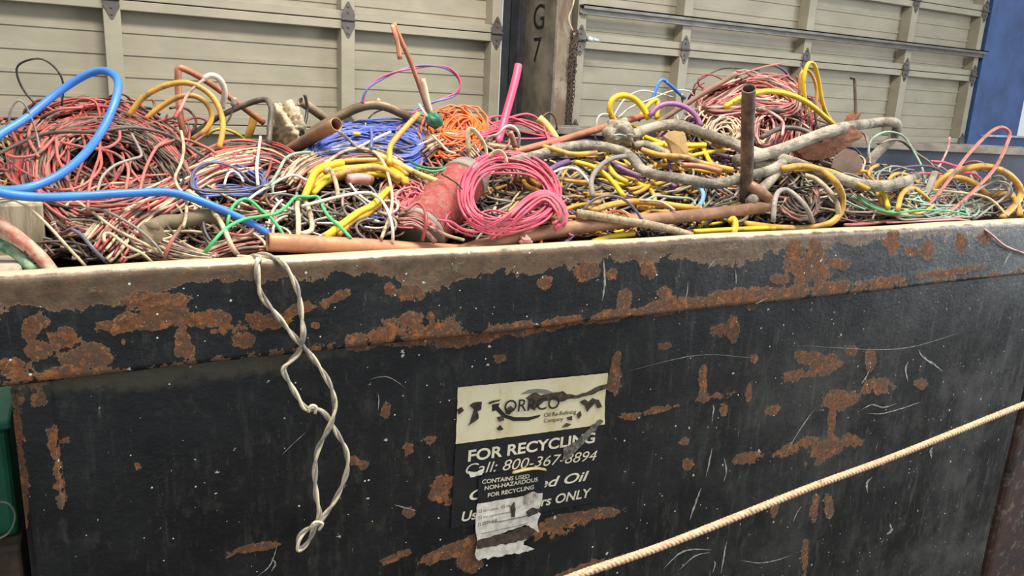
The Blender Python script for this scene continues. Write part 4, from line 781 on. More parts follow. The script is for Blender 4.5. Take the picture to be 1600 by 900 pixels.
b('power_cable', 'grubby tan cable hooked down beside the yellow bundle', 'cable', M('tan'), 7, [(508, 270), (514, 264), (520, 272), (526, 290), (528, 310)], .095, sides=8)
b('plaster_lump', 'pinkish tan oval lump lying under the yellow bundle', 'debris', M('rosewhite'), 17, [(542, 281), (556, 279), (572, 280), (580, 283)], .05, sides=12)
# pipes
b('steel_pipe', 'open-ended brown pipe pointing up left of the blue coil', 'pipe', BRPIPE(), 20, [(410, 262, 2.36), (440, 243, 2.3), (470, 225, 2.22), (500, 208, 2.14), (526, 194, 2.06)], sides=24, inner=.86, step=10)
b('steel_pipe', 'bent olive brown pipe arching behind the blue coil', 'pipe', OLIVE(), 15, [(430, 245, 2.52), (470, 218, 2.5), (510, 193, 2.48), (550, 172, 2.46), (578, 164, 2.45), (605, 167, 2.44), (640, 183, 2.42), (680, 202, 2.40)], sides=18, inner=.86)
b('steel_pipe', 'short spotted tan pipe stub crossing behind the black stick', 'pipe', metal('spotted_tan_pipe', (170, 148, 124), (138, 114, 92), .6, .3), 14, [(469, 158, 2.55), (490, 172, 2.57), (512, 188, 2.6), (540, 208, 2.62)], sides=18, inner=.8)
b('broken_stick', 'black forked stick standing left of the brown pipe', 'stick', M('black'), 5, [(476, 148, 2.4), (479, 160, 2.4), (480, 172, 2.4), (477, 190, 2.38), (468, 216, 2.34)])
b('wooden_stake', 'short pale wood stake poking up behind the olive pipe', 'stick', M('tan'), 7, [(589, 155, 2.5), (600, 168, 2.5)], sides=6)
cr = thing('copper_rod', 'tall copper rod with a folded flap standing above the centre', 'rod', onY(640, 110, 2.3))
b('shaft', None, None, COPPER(), 7.5, [(615, 36, 2.3), (628, 66, 2.3), (642, 98, 2.3), (654, 130, 2.3), (668, 172, 2.3), (676, 196, 2.3)], parent=cr, sides=12)
b('folded_flap', None, None, COPPER(), 8, [(613, 38, 2.28), (618, 54, 2.27), (622, 72, 2.27), (625, 93, 2.27)], parent=cr, flat=.35, sides=8)
b('dowel', 'cream dowel standing against the copper rod', 'rod', M('cream'), 9, [(660, 123, 2.24), (664, 140, 2.24), (669, 162, 2.24), (675, 186, 2.24)], sides=12)
wp = b('wire_pair', 'blue and red wires twisted together in a wide loop above centre', 'wire', [M('peri'), M('pink')], 3.6, [(566, 162, 2.35), (572, 142, 2.35), (590, 126, 2.35), (620, 112, 2.35), (655, 104, 2.35), (690, 104, 2.35), (710, 114, 2.35), (719, 130, 2.35), (714, 145, 2.35), (698, 153, 2.35), (672, 162, 2.35), (640, 176, 2.35)])
def twisted(name, label, cat, mats, pts, w, pitch, parent=None, lift=.05, sep=.95, n=2, sides=8, **k):
    q = path3(pts, lift, 3); L = np.concatenate([[0], np.cumsum(np.linalg.norm(np.diff(q, axis=0), axis=1))]); r = px2r(w, q)
    T = np.gradient(q, axis=0); T /= np.linalg.norm(T, axis=1)[:, None]; N = np.cross(T, [0, 1, 0.]); N /= np.linalg.norm(N, axis=1)[:, None] + 1e-9; B = np.cross(T, N); mb = MB()
    for i in range(n):
        a = L / pitch * 2 * math.pi + i * 2 * math.pi / n
        mb.add(*tube(q + sep * r * (np.cos(a)[:, None] * N + np.sin(a)[:, None] * B), r, sides), i % len(mats))
    o = mb.build(name, mats, parent)
    return tag(o, label, cat) if parent is None else o
bpy.data.objects.remove(wp)
twisted('wire_pair', 'blue and red wires twisted together in a wide loop above centre', 'wire', [M('peri'), M('pink')], [(566, 162, 2.35), (572, 142, 2.35), (590, 126, 2.35), (620, 112, 2.35), (655, 104, 2.35), (690, 104, 2.35), (710, 114, 2.35), (719, 130, 2.35), (714, 145, 2.35), (698, 153, 2.35), (672, 162, 2.35), (640, 178, 2.35)], 3, .22)
def slab(name, label, cat, mat, pts, d, th, jag=1.2, seed=1, tilt=0.):
    rnd = random.Random(seed); q = []
    if d < 1: d = float(place([np.mean(pts, axis=0)])[0][0]) - d
    for i in range(len(pts)):
        a, b_ = pts[i], pts[(i + 1) % len(pts)]; n = max(1, int(math.hypot(b_[0] - a[0], b_[1] - a[1]) / 4))
        for k in range(n): t = k / n; q.append((a[0] + (b_[0] - a[0]) * t + rnd.uniform(-jag, jag), a[1] + (b_[1] - a[1]) * t + rnd.uniform(-jag, jag)))
    c = np.mean(q, axis=0); n = len(q); F3 = [onY(u, v, d + tilt * (u - c[0]) * .001) for u, v in q]; Bk = [p + np.array([th * .3, th, -th * .3]) for p in F3]; C0 = onY(c[0], c[1], d - th * .4); C1 = C0 + np.array([th * .3, th * 1.6, 0])
    V = F3 + Bk + [C0, C1]
    Fc = [(i, 2 * n, (i + 1) % n) for i in range(n)] + [(n + i, n + (i + 1) % n, 2 * n + 1) for i in range(n)] + [(i, (i + 1) % n, n + (i + 1) % n, n + i) for i in range(n)]
    return tag(mesh_obj(name, V, Fc, mat, smooth=False), label, cat)
# crumpled rag
def lump(name, label, cat, mat, c, d, ru, rv, th, seed, amp=.35, nseg=26, rot=0):
    if d < 1: d = float(place([c])[0][0]) - d
    A = onY(c[0], c[1], d); s = d / F * 1.15; rnd = np.random.default_rng(seed); ph = rnd.uniform(0, 6.28, 9); V = []
    for i in range(nseg + 1):
        la = math.pi * i / nseg
        for j in range(nseg):
            lo = 2 * math.pi * j / nseg; x, y, z = math.sin(la) * math.cos(lo), math.sin(la) * math.sin(lo), math.cos(la)
            k = 1 + amp * (math.sin(3 * lo + ph[0] + 2 * z) * .4 + math.sin(7 * x + ph[1] + 4 * z) * .3 + abs(math.sin(11 * z + 5 * y + ph[2])) * .4 + math.sin(17 * y + 9 * x + ph[3]) * .2)
            x, z = x * ru * s * k, z * rv * s * k; a = math.radians(rot); x, z = x * math.cos(a) - z * math.sin(a), x * math.sin(a) + z * math.cos(a)
            V.append(A + np.array([x, y * th * k, z]))
    Fc = [(i * nseg + j, (i + 1) * nseg + j, (i + 1) * nseg + (j + 1) % nseg, i * nseg + (j + 1) % nseg) for i in range(nseg) for j in range(nseg)]
    return tag(mesh_obj(name, V, Fc, mat), label, cat)
lump('crumpled_rag', 'crumpled dirty white rag hanging beside the armoured cable', 'rag', plastic('dirty_rag', (206, 192, 158), .45, .9, (120, 98, 68)), (449, 200), 2.36, 17, 25, .045, 3, .55, 34, 12)
lump('tape_ball', 'dark green tape ball wound at the foot of the copper rod', 'tape', M('darkgreen'), (679, 188), 2.2, 12, 10, .022, 5, .2)
b('tape_strip', 'pale green torn tape strip rising from the tape ball', 'tape', M('mint'), 9, [(655, 162, 2.22), (661, 172, 2.21), (670, 184, 2.20)], flat=.2)
b('broken_stick', 'muddy yellow bent stick in front of the blue coil', 'stick', M('ochre'), 9, [(652, 179, 2.12), (636, 196, 2.1), (622, 212, 2.08), (612, 228, 2.05), (610, 245, 2.02), (607, 258, 2.0)], sides=8, jit=.003)
b('power_cable', 'long yellow tapering cable crossing right from the yellow bundle', 'cable', M('paleyellow'), 9, [(586, 240), (620, 255), (650, 270), (680, 282), (700, 290)], .06, sides=10)
b('scrap_wire', 'white stripped wire lying across the blue coil', 'wire', M('white'), 4.5, [(559, 231), (580, 220), (610, 206)], .085)
b('scrap_wire', 'grey steel rod poking out of the open brown pipe', 'rod', M('grey'), 5, [(530, 206, 2.04), (545, 218), (560, 232)], .08)
b('cable_tie', 'blue wire band tied around the blue coil', 'tie', M('peri'), 4.5, [(579, 200), (581, 212), (580, 232)], .095)
b('yellow_cap', 'small yellow cap lying on the blue coil', 'cap', M('yellow'), 6, [(551, 209), (563, 210)], .085)
b('scrap_wire', 'green wire twisting across the mauve bundle toward the spool', 'wire', M('darkgreen'), 4.2, [(640, 252), (665, 262), (700, 262), (725, 256), (745, 262), (765, 268)], .07)
b('scrap_wire', 'bright green wire resting on top of the grey spool flange', 'wire', M('green'), 4, [(650, 262), (680, 268), (715, 258), (735, 262), (760, 266)], .075)
b('scrap_wire', 'cream wire curling over beside the orange coil', 'wire', M('cream'), 4, [(676, 212), (690, 226), (700, 236), (712, 240)], .09)
b('flat_cable', 'wide cream flat cable folded over right of the orange coil', 'cable', M('cream'), 9, [(733, 240, 2.05), (731, 212, 2.05), (737, 202, 2.05), (750, 214, 2.03), (760, 236, 2.0), (757, 262, 1.98)], flat=.35, sides=8)
b('flat_cable', 'second cream flat cable hooped above the pink coil', 'cable', M('cream'), 8, [(762, 258, 1.96), (768, 242, 1.96), (780, 236, 1.95), (789, 244, 1.94), (792, 256, 1.93)], flat=.35, sides=8)
b('scrap_wire', 'thick white wire looping over the foot of the hot pink tube', 'wire', M('white'), 4.5, [(757, 224, 2.1), (765, 214, 2.08), (780, 209, 2.06), (790, 198, 2.05), (802, 198, 2.05), (811, 210, 2.05), (810, 230, 2.08)], sides=8)
b('plastic_tube', 'hot pink plastic tube standing up left of the steel column', 'tube', M('hotpink'), 12.5, [(810, 102, 2.35), (806, 122, 2.33), (797, 156, 2.3), (788, 188, 2.27), (777, 226, 2.22)], sides=14, inner=.75)
b('foam_rod', 'short fat pale yellow rod leaning right of the pink wires', 'rod', M('paleyellow'), 12, [(842, 184, 2.35), (856, 198, 2.33), (872, 222, 2.3)], sides=14)
b('scrap_wire', 'brown wire arched over the pale yellow rod', 'wire', M('brown'), 3, [(846, 184, 2.4), (858, 176, 2.4), (868, 186, 2.4), (870, 203, 2.4)])
for k_, (a_, t_) in enumerate([((822, 178), (845, 190)), ((815, 187), (850, 200)), ((812, 193), (838, 205)), ((815, 206), (835, 210)), ((800, 215), (830, 217)), ((762, 186), (800, 184))]):
    b('scrap_wire', 'pink wire arching right from behind the hot pink tube', 'wire', M('pink'), 3.6, [(752, 200 + 3 * k_), (785, 188 + 4 * k_), a_, t_, (858 + 2 * k_, 220 - k_), (870 + 2 * k_, 232)], .07, group='pink wires fanned behind the hot pink tube')
b('pipe_stub', 'short upright brown pipe stub beside the hot pink tube', 'pipe', BRPIPE(), 9, [(797, 206, 2.12), (801, 216, 2.12), (805, 230, 2.12)], sides=12)
b('scrap_pipe', 'grey brown pipe lying behind the cream flat cables', 'pipe', OLIVE(), 15, [(742, 226, 2.2), (770, 230, 2.18), (800, 234, 2.16), (815, 235, 2.15)], sides=14)
b('copper_tube', 'long copper pipe rising right towards the cable knot', 'pipe', COPPER(), 11, [(785, 243, 2.12), (830, 231, 2.15), (880, 218, 2.2), (930, 203, 2.28), (975, 190, 2.36), (1028, 174, 2.44)], sides=14)
# spool
sp = thing('wire_spool', 'red wire spool with grey flanges lying on its side', 'spool', onY(690, 322, 1.86))
ax0, ax1 = onY(656, 362, 1.81), onY(727, 282, 1.97); d_ = (ax1 - ax0)
def along(t): return ax0 + d_ * t
V, Fc = tube([along(t) for t in np.linspace(.02, .9, 130)], [.066 + (0, .0016, .0026, .0016)[i % 4] for i in range(130)], 40); mesh_obj('wound_wire', V, Fc, plastic('dusty_red_winding', (168, 66, 62), .42, .7, (150, 116, 98), 0, 70), sp)
SPG = plastic('dusty_grey_spool', (146, 142, 128), .3, .7)
V, Fc = tube([along(.90), along(.93), along(1.08), along(1.10)], [.070, .070, .062, .05], 32); mesh_obj('flange', V, Fc, SPG, sp)
V, Fc = tube([along(-.06), along(-.05), along(.0), along(.02)], [.066, .0715, .0715, .066], 32); mesh_obj('flange', V, Fc, SPG, sp)
hank('wire_hank', 'loose dark pink turns slipping off the lower end of the spool', 'wire bundle', ['red', 'mauve', 'red'], [(622, 346), (640, 340), (665, 352), (690, 376)], 10, 14, 4.6, .02, .085, wob=.2)
b('scrap_wire', 'red wire bent over the winding of the spool', 'wire', M('red'), 5.5, [(634, 330), (650, 317), (662, 325), (666, 345), (660, 376)], .12, sides=8)
b('scrap_wire', 'tan wire lying low in front of the spool', 'wire', M('tan'), 5, [(672, 355), (700, 368), (725, 375)], .11)
b('scrap_wire', 'black wire crossing the grey spool flange', 'wire', M('black'), 3, [(690, 272), (712, 285), (724, 300), (728, 318)], .12)
b('scrap_wire', 'pink wire tail waving left from the pink coil', 'wire', M('pink'), 4.5, [(684, 344), (705, 347), (722, 358), (745, 362), (770, 358)], .12)
# pipes at the rim
b('steel_pipe', 'wide open copper coloured pipe lying along the front rim', 'pipe', metal('dusty_copper_pipe', (196, 134, 96), (170, 122, 92), .5, .3), 28, [(418, 378, 1.700), (470, 381, 1.700), (560, 386, 1.702), (660, 392, 1.712), (790, 398, 1.73)], sides=30, inner=.88, r=.0205)
b('steel_pipe', 'long brown pipe bent into an elbow and lying along the rim', 'pipe', BRPIPE(), 20, [(690, 404, 1.71), (740, 388, 1.71), (800, 374, 1.715), (880, 358, 1.72), (960, 348, 1.73), (1040, 341, 1.74), (1120, 333, 1.75), (1175, 326, 1.755), (1195, 322, 1.76), (1200, 312, 1.76), (1188, 301, 1.765), (1168, 288, 1.80), (1160, 284, 1.84)], sides=20)
b('steel_pipe', 'upright grey rusty pipe standing open at the top', 'pipe', STEEL(), 20.5, [(1170, 138, 1.66), (1169, 170, 1.69), (1168, 215, 1.735), (1167, 262, 1.78), (1165, 312, 1.82)], sides=28, inner=.9)
b('pipe_stub', 'tan wide pipe stub behind the pipe elbow', 'pipe', BRPIPE(), 16, [(1120, 330, 1.98), (1150, 318, 2.0), (1180, 305, 2.02)], sides=12)
# thick grey cables
b('armoured_cable', 'thick dusty grey cable snaking across behind the pink coil to the upright pipe', 'cable', lead(), 16, [(800, 254), (840, 242), (880, 232), (930, 228), (968, 234), (988, 248), (1004, 264), (1036, 276), (1080, 282), (1120, 286), (1160, 280), (1200, 266), (1222, 254)], .10, sides=16, jit=.003)
b('armoured_cable', 'thick dusty grey cable arching from the cable knot down behind the upright pipe', 'cable', lead(), 17, [(985, 214), (1010, 202), (1050, 196), (1090, 204), (1130, 220), (1165, 232), (1210, 246), (1260, 262), (1300, 276), (1350, 290), (1400, 286), (1440, 276)], .09, sides=16, jit=.003)
b('armoured_cable', 'thick grey cable folded in a hairpin sticking up at the right', 'cable', lead(), 16, [(1150, 252), (1205, 238), (1260, 219), (1310, 202), (1355, 193, 2.2), (1388, 190, 2.2), (1402, 197, 2.22), (1396, 214, 2.26), (1378, 232, 2.28), (1360, 252, 2.28), (1352, 272, 2.25)], .12, sides=16, jit=.002)
b('armoured_cable', 'thick grey cable end folded back beside the elbow', 'cable', lead(), 16, [(1172, 262), (1200, 258), (1215, 262), (1208, 276), (1190, 296), (1172, 316)], .07, sides=16)
b('armoured_cable', 'short thick grey cable under the cable knot', 'cable', lead(), 13, [(992, 228), (1010, 226), (1036, 238), (1060, 250)], .09, sides=12)
b('power_cable', 'dark grey cable arched across the right mound', 'cable', M('darkgrey'), 8, [(1184, 172, 2.1), (1215, 172, 2.1), (1245, 182, 2.1), (1270, 195, 2.1), (1292, 212, 2.1)], sides=10)
b('power_cable', 'dark grey cable arched low on the right mound', 'cable', M('darkgrey'), 8, [(1190, 215), (1215, 202), (1240, 200), (1262, 206), (1285, 220)], .10, sides=10)
lump('cable_knot', 'frayed dusty knot of grey cable ends where the thick cables meet', 'cable', lead(), (968, 208), 2.16, 22, 18, .04, 9, .4, 30)
b('tape_strip', 'scrap of teal tape stuck in the frayed cable knot', 'tape', M('mint'), 7, [(958, 212, 2.08), (968, 210, 2.075), (978, 213, 2.08)], flat=.4)
b('power_cable', 'grey strap looping from the thick cable down to the scraps', 'cable', M('grey'), 8, [(978, 244), (955, 248), (935, 262), (924, 282), (926, 306)], .12, sides=10)
b('power_cable', 'thin white cable arched left of the grey strap', 'cable', M('white'), 4.5, [(860, 272), (880, 263), (900, 264), (914, 276), (924, 290)], .10, sides=8)
b('braided_cable', 'stub of braided tan cable lying over the big brown pipe', 'cable', plastic('tan_braid', (176, 160, 128), .5, .9, (120, 106, 84), 0, 90), 13, [(902, 333, 1.72), (935, 338, 1.71), (975, 345, 1.705), (1010, 350, 1.70), (1045, 358, 1.70), (1080, 368, 1.70)], sides=14)
b('scrap_wire', 'slate wire arched over the braided cable stub', 'wire', M('slate'), 4.5, [(910, 330, 1.74), (925, 314, 1.74), (948, 306, 1.73), (972, 310, 1.72), (990, 325, 1.71), (1003, 343, 1.70)], sides=8)
b('power_cable', 'long ochre cable running above the big brown pipe', 'cable', M('ochre'), 10, [(925, 330), (955, 320), (990, 315), (1030, 318), (1065, 323), (1095, 325)], .075, sides=12)
b('scrap_wire', 'thin cream wire over the long ochre cable', 'wire', M('cream'), 3.4, [(1000, 313), (1025, 314), (1042, 320), (1054, 328)], .10)
b('scrap_wire', 'mint wire hooked down above the ochre cable', 'wire', M('mint'), 4, [(1008, 314), (1025, 306), (1048, 308), (1075, 310), (1084, 314), (1086, 320)], .09)
b('power_cable', 'blue grey wires curving down right of the mint wire', 'cable', M('paleblue'), 7, [(1088, 290), (1098, 300), (1098, 312), (1092, 322)], .08)
b('power_cable', 'ochre cable lying diagonally below the cable knot', 'cable', M('ochre'), 9, [(1003, 234), (1030, 242), (1070, 246), (1100, 256), (1145, 266)], .12, sides=12)
b('copper_tube', 'short copper tube resting below the ochre cable', 'pipe', COPPER(), 9, [(1066, 258), (1095, 260), (1128, 268)], .125, sides=12)
b('power_cable', 'ochre bent cable end left of the thick grey cable', 'cable', M('ochre'), 8, [(849, 229), (868, 234), (895, 241), (932, 239)], .13, sides=10)
b('power_cable', 'bright yellow cable curving down below the grey strap', 'cable', M('yellow'), 8, [(896, 252), (925, 260), (945, 272), (962, 290), (974, 306)], .09, sides=10)
b('power_cable', 'yellow cable crossing beneath the bright yellow curve', 'cable', M('yellow'), 9, [(950, 260), (962, 275), (980, 285)], .08, sides=10)
b('power_cable', 'purple cable left of the bright yellow curve', 'cable', M('purple'), 9, [(855, 268), (872, 258), (888, 252)], .09, sides=10)
b('power_cable', 'purple cable stub right of the grey strap', 'cable', M('purple'), 9, [(960, 258), (980, 268), (1000, 276)], .08, sides=10)
b('power_cable', 'bright yellow cable piece under the arching thick cable', 'cable', M('yellow'), 9, [(1020, 226), (1060, 228), (1103, 227)], .09, sides=10)
b('power_cable', 'second yellow cable piece slanting beside the wood chip', 'cable', M('yellow'), 7, [(1008, 214), (1024, 220), (1040, 226)], .10, sides=10)
b('power_cable', 'tall bright yellow hoop above the cable knot', 'cable', M('yellow'), 9.5, [(962, 192, 2.35), (953, 174, 2.35), (957, 156, 2.35), (972, 149, 2.35), (990, 154, 2.35), (1004, 168, 2.34), (1014, 186, 2.33)], sides=12)
b('power_cable', 'narrow folded yellow cable right of the tall hoop', 'cable', M('yellow'), 7.5, [(997, 188, 2.4), (1010, 168, 2.4), (1022, 157, 2.4), (1027, 158, 2.4), (1028, 170, 2.39), (1026, 186, 2.38)], sides=10)
b('power_cable', 'lilac cable arched right of the yellow hoops', 'cable', M('lilac'), 8, [(1014, 182, 2.26), (1030, 166, 2.25), (1050, 162, 2.24), (1072, 168, 2.22), (1088, 182, 2.2), (1096, 198, 2.18)], sides=10)
b('flat_cable', 'blue flat cable bent over behind the yellow hoops', 'cable', M('blue'), 5, [(1046, 132, 2.5), (1038, 125, 2.5), (1030, 128, 2.5), (1022, 148, 2.5), (1018, 160, 2.5)], sides=8)
b('flat_cable', 'short bright blue strip end behind the lilac cable', 'cable', M('blue'), 5.5, [(1040, 127, 2.5), (1054, 139, 2.5), (1070, 154, 2.5)], sides=8)
b('scrap_wire', 'white wire hooked up left of the yellow hoop', 'wire', M('white'), 3.2, [(932, 208, 2.35), (933, 188, 2.35), (940, 179, 2.35), (955, 179, 2.35)])
b('scrap_wire', 'thin white wire arcing high behind the yellow hoop', 'wire', M('white'), 2.2, [(955, 188, 2.5), (975, 156, 2.5), (1000, 142, 2.5), (1025, 145, 2.5), (1052, 152, 2.5)])
b('scrap_wire', 'second thin white wire rising to the right above the knot', 'wire', M('white'), 2.4, [(966, 184, 2.45), (985, 168, 2.45), (1015, 156, 2.45), (1050, 142, 2.5), (1075, 142, 2.5), (1085, 150, 2.5)])
b('wood_branch', 'brown tapered branch rising to the top of the right mound', 'stick', metal('brown_bark', (134, 104, 86), (104, 80, 66), .8, 0), 8, [(1010, 202, 2.30), (1045, 180, 2.30), (1082, 158, 2.28), (1115, 135, 2.26), (1150, 114, 2.25)], sides=10, jit=.003)
b('scrap_wire', 'black wire arching over the brown branch', 'wire', M('black'), 2.2, [(1082, 150, 2.5), (1086, 132, 2.5), (1105, 118, 2.5), (1130, 107, 2.5), (1160, 108, 2.5), (1175, 110, 2.5)])
b('scrap_wire', 'salmon wire shooting up right at the top of the right mound', 'wire', M('salmon'), 3, [(1150, 118, 2.26), (1175, 110, 2.26), (1200, 103, 2.26), (1222, 99, 2.26)])
b('power_cable', 'thick yellow cable draped over the right mound', 'cable', M('yellow'), 8.5, [(1132, 168, 2.08), (1155, 154, 2.06), (1180, 145, 2.05), (1210, 143, 2.05), (1240, 150, 2.05), (1265, 163, 2.05), (1288, 182, 2.05), (1306, 198, 2.06)], sides=12)
b('flat_cable', 'yellow flat cable standing in a tall loop on the right mound', 'cable', M('yellow'), 7.5, [(1276, 215, 2.14), (1264, 180, 2.14), (1257, 150, 2.14), (1256, 120, 2.14), (1263, 99, 2.14), (1272, 101, 2.14), (1279, 125, 2.14), (1284, 155, 2.14), (1290, 175, 2.14), (1300, 192, 2.14)], sides=8, flat=.6)
b('flat_cable', 'inner yellow flat cable loop on the right mound', 'cable', M('ochre'), 5, [(1252, 200, 2.18), (1250, 125, 2.18), (1258, 110, 2.18), (1268, 116, 2.18), (1276, 140, 2.18), (1274, 170, 2.18), (1276, 205, 2.18)], sides=8)
b('scrap_wire', 'white kinked wire down the right of the upright pipe', 'wire', M('rosewhite'), 4.5, [(1192, 170), (1212, 180), (1224, 192), (1222, 212)], .13)
b('metal_rod', 'thin dark rod with a hooked top standing right of the yellow loops', 'rod', M('darkgrey'), 5, [(1330, 122, 2.35), (1335, 122, 2.35), (1336, 140, 2.35), (1337, 165, 2.35), (1336, 192, 2.35)])
slab('wood_chip', 'splintered pale wood chip under the arching thick cable', 'wood', plastic('raw_wood', (214, 176, 118), .3, .9, (150, 110, 66)), [(1037, 212), (1050, 204), (1070, 207), (1078, 250), (1068, 248), (1060, 256), (1052, 244), (1046, 226)], 1.97, .015, 1.5, 3)
slab('bark_slab', 'reddish brown bark slab under the folded grey hairpin cable', 'wood', metal('reddish_bark', (150, 96, 66), (112, 74, 54), .9, 0, 20, (1, 1, 4)), [(1246, 236), (1262, 216), (1300, 205), (1335, 196), (1348, 214), (1316, 236), (1284, 252), (1258, 250)], .08, .025, 2., 4)
slab('bark_splinter', 'upright brown splinter behind the grey hairpin cable', 'wood', metal('reddish_bark', (150, 96, 66), (112, 74, 54), .9, 0), [(1308, 212), (1318, 192), (1332, 173), (1336, 181), (1347, 174), (1340, 190), (1326, 212)], 2.24, .01, 1., 5)
slab('cardboard_scrap', 'curved brown cardboard disc leaning right of centre', 'cardboard', plastic('brown_card', (140, 112, 94), .3, .9), [(1300, 262), (1306, 243), (1322, 232), (1338, 236), (1348, 252), (1344, 268), (1322, 272)], .09, .006, .5, 6)
lump('copper_braid', 'frayed copper braid end under the thick grey cable', 'wire', COPPER(), (1124, 283), 1.98, 19, 7, .02, 16, .5, 26, 5)
lump('broken_plug', 'small brick red plug half hidden right of the blue grey wires', 'plug', plastic('brick_plug', (178, 108, 80), .3), (1113, 314), 1.95, 10, 6, .012, 17, .2, 18, 30)
lump('pipe_fitting', 'dusty grey brown fitting lying low in the left part of the bin', 'pipe', metal('muddy_fitting', (132, 118, 92), (96, 82, 60), .9, 0), (236, 378), 1.76, 17, 25, .03, 18, .2, 26, -12)
b('pipe_fitting', 'muddy pipe elbow buried beside the dusty fitting', 'pipe', metal('muddy_fitting', (132, 118, 92), (96, 82, 60), .9, 0), 24, [(232, 362), (255, 346), (290, 345), (325, 340), (348, 345)], .06, sides=14, jit=.004)
lump('concrete_lump', 'rounded tan lump between the ochre cable and spool', 'debris', metal('tan_lump', (156, 136, 106), (120, 100, 78), .9, 0), (662, 287), 1.98, 16, 11, .03, 19, .12, 22)
# yellow hoop and pieces at the right of the elbow
b('power_cable', 'big ochre cable hoop right of the pipe elbow', 'cable', M('ochre'), 10.5, [(1222, 264), (1250, 260), (1282, 266), (1305, 284), (1316, 306), (1314, 330), (1298, 348), (1265, 356, 1.73), (1215, 356, 1.72), (1165, 350, 1.73)], .16, sides=14)
b('power_cable', 'ochre cable running right above the big hoop', 'cable', M('ochre'), 7.5, [(1240, 266), (1280, 264), (1310, 272), (1342, 288), (1358, 296)], .10, sides=10)
b('power_cable', 'dusty tan strap curving inside the big ochre hoop', 'cable', M('tan'), 8, [(1258, 274), (1275, 280), (1295, 298), (1308, 318), (1310, 340)], .10, sides=10)
b('power_cable', 'grey cable bent in an arch inside the big ochre hoop', 'cable', M('grey'), 8, [(1208, 346), (1210, 318), (1216, 300), (1230, 297), (1248, 310), (1262, 328), (1270, 348)], .10, sides=10)
b('power_cable', 'short yellow cable end standing at the rim right of centre', 'cable', M('yellow'), 10, [(1137, 346, 1.74), (1146, 342, 1.73), (1149, 352, 1.715), (1146, 366, 1.70)], sides=12)
b('power_cable', 'yellow cable lying along the rim below the elbow', 'cable', M('yellow'), 8, [(1085, 362, 1.71), (1120, 360, 1.71), (1160, 358, 1.71), (1210, 356, 1.71)], sides=10)
b('power_cable', 'yellow cable end lying at the rim below the braided cable', 'cable', M('yellow'), 9.5, [(926, 378, 1.71), (955, 370, 1.72), (990, 365, 1.73)], sides=12)
b('scrap_wire', 'orange wire curving down to the rim left of the braided cable', 'wire', M('orange'), 5, [(845, 382, 1.70), (848, 370, 1.72), (870, 358, 1.74), (900, 348, 1.75), (925, 342, 1.76)], sides=8)
b('scrap_wire', 'slate wire pair curving down to the rim from the braided cable', 'wire', M('slate'), 6, [(880, 382, 1.70), (895, 368, 1.72), (912, 352, 1.74), (930, 344, 1.75)], sides=8)
b('scrap_wire', 'orange wire arched over the brown pipe right of the braid', 'wire', M('orange'), 4, [(940, 335), (960, 330), (975, 333), (988, 342)], .09)
b('scrap_wire', 'salmon wire twist lying over the brown pipe left of the orange wire', 'wire', M('red'), 4.5, [(820, 378, 1.70), (824, 364, 1.71), (850, 356, 1.73), (880, 352, 1.75), (895, 358, 1.73)], sides=8)
lump('paper_scrap', 'torn pinkish paper scrap on the rim below the pink coil', 'paper', M('rosewhite'), (821, 376), 1.69, 9, 7, .008, 21, .6, 16)
# right end
b('power_cable', 'large ochre cable arch at the far right end', 'cable', M('ochre'), 10, [(1455, 300, 1.9), (1472, 280, 1.88), (1500, 266, 1.85), (1540, 260, 1.82), (1572, 270, 1.8), (1592, 290, 1.78), (1594, 308, 1.77), (1582, 325, 1.75), (1566, 340, 1.72)], sides=12)
b('power_cable', 'second ochre cable arch inside the large far right one', 'cable', M('ochre'), 9, [(1470, 278, 1.92), (1500, 278, 1.9), (1525, 288, 1.87), (1545, 305, 1.84), (1572, 303, 1.8), (1588, 315, 1.77), (1594, 338, 1.72)], sides=12)
b('power_cable', 'tan cable curving over left of the far right arches', 'cable', M('ochre'), 8, [(1372, 278, 2.0), (1410, 275, 1.98), (1430, 280, 1.96), (1443, 296, 1.92)], sides=10)
b('power_cable', 'yellow green cable stub in the right end scraps', 'cable', M('yellow'), 8, [(1372, 294), (1382, 308), (1388, 325)], .06, sides=10)
b('power_cable', 'ochre cable stub bent over in the right end scraps', 'cable', M('ochre'), 8, [(1402, 330), (1408, 305), (1418, 296), (1426, 294)], .07, sides=10)
b('scrap_wire', 'long salmon wire peaking high at the far right', 'wire', M('salmon'), 5.5, [(1320, 352, 1.71), (1370, 348, 1.72), (1420, 338, 1.74), (1452, 318, 1.77), (1480, 285, 1.8), (1510, 245, 1.83), (1540, 213, 1.85), (1562, 199, 1.85), (1577, 207, 1.84), (1572, 228, 1.83), (1555, 262, 1.8), (1530, 290, 1.77), (1500, 318, 1.74), (1462, 346, 1.71)], sides=8)
b('scrap_wire', 'short pink wire standing up at the right in front of the dark container', 'wire', M('rosewhite'), 3, [(1484, 214, 2.0), (1481, 232, 2.0), (1472, 252, 1.98), (1466, 262, 1.96)])
b('scrap_wire', 'pink wire lying across behind the salmon wire', 'wire', M('pink'), 4, [(1455, 252, 1.95), (1475, 254, 1.94), (1505, 262, 1.9), (1540, 258, 1.86), (1560, 266, 1.84)])
b('scrap_wire', 'second pink wire arched low behind the salmon wire', 'wire', M('pink'), 3.5, [(1430, 276, 1.98), (1440, 271, 1.97), (1480, 272, 1.93), (1515, 270, 1.9), (1532, 278, 1.87)])
b('scrap_wire', 'long mint wire loop over the right part of the heap', 'wire', M('mint'), 3.4, [(1352, 300), (1358, 275, 2.05), (1357, 240, 2.08), (1362, 218, 2.1), (1385, 206, 2.1), (1410, 212, 2.08), (1425, 232, 2.05), (1440, 260, 2.0), (1448, 290, 1.95), (1465, 335, 1.8)])
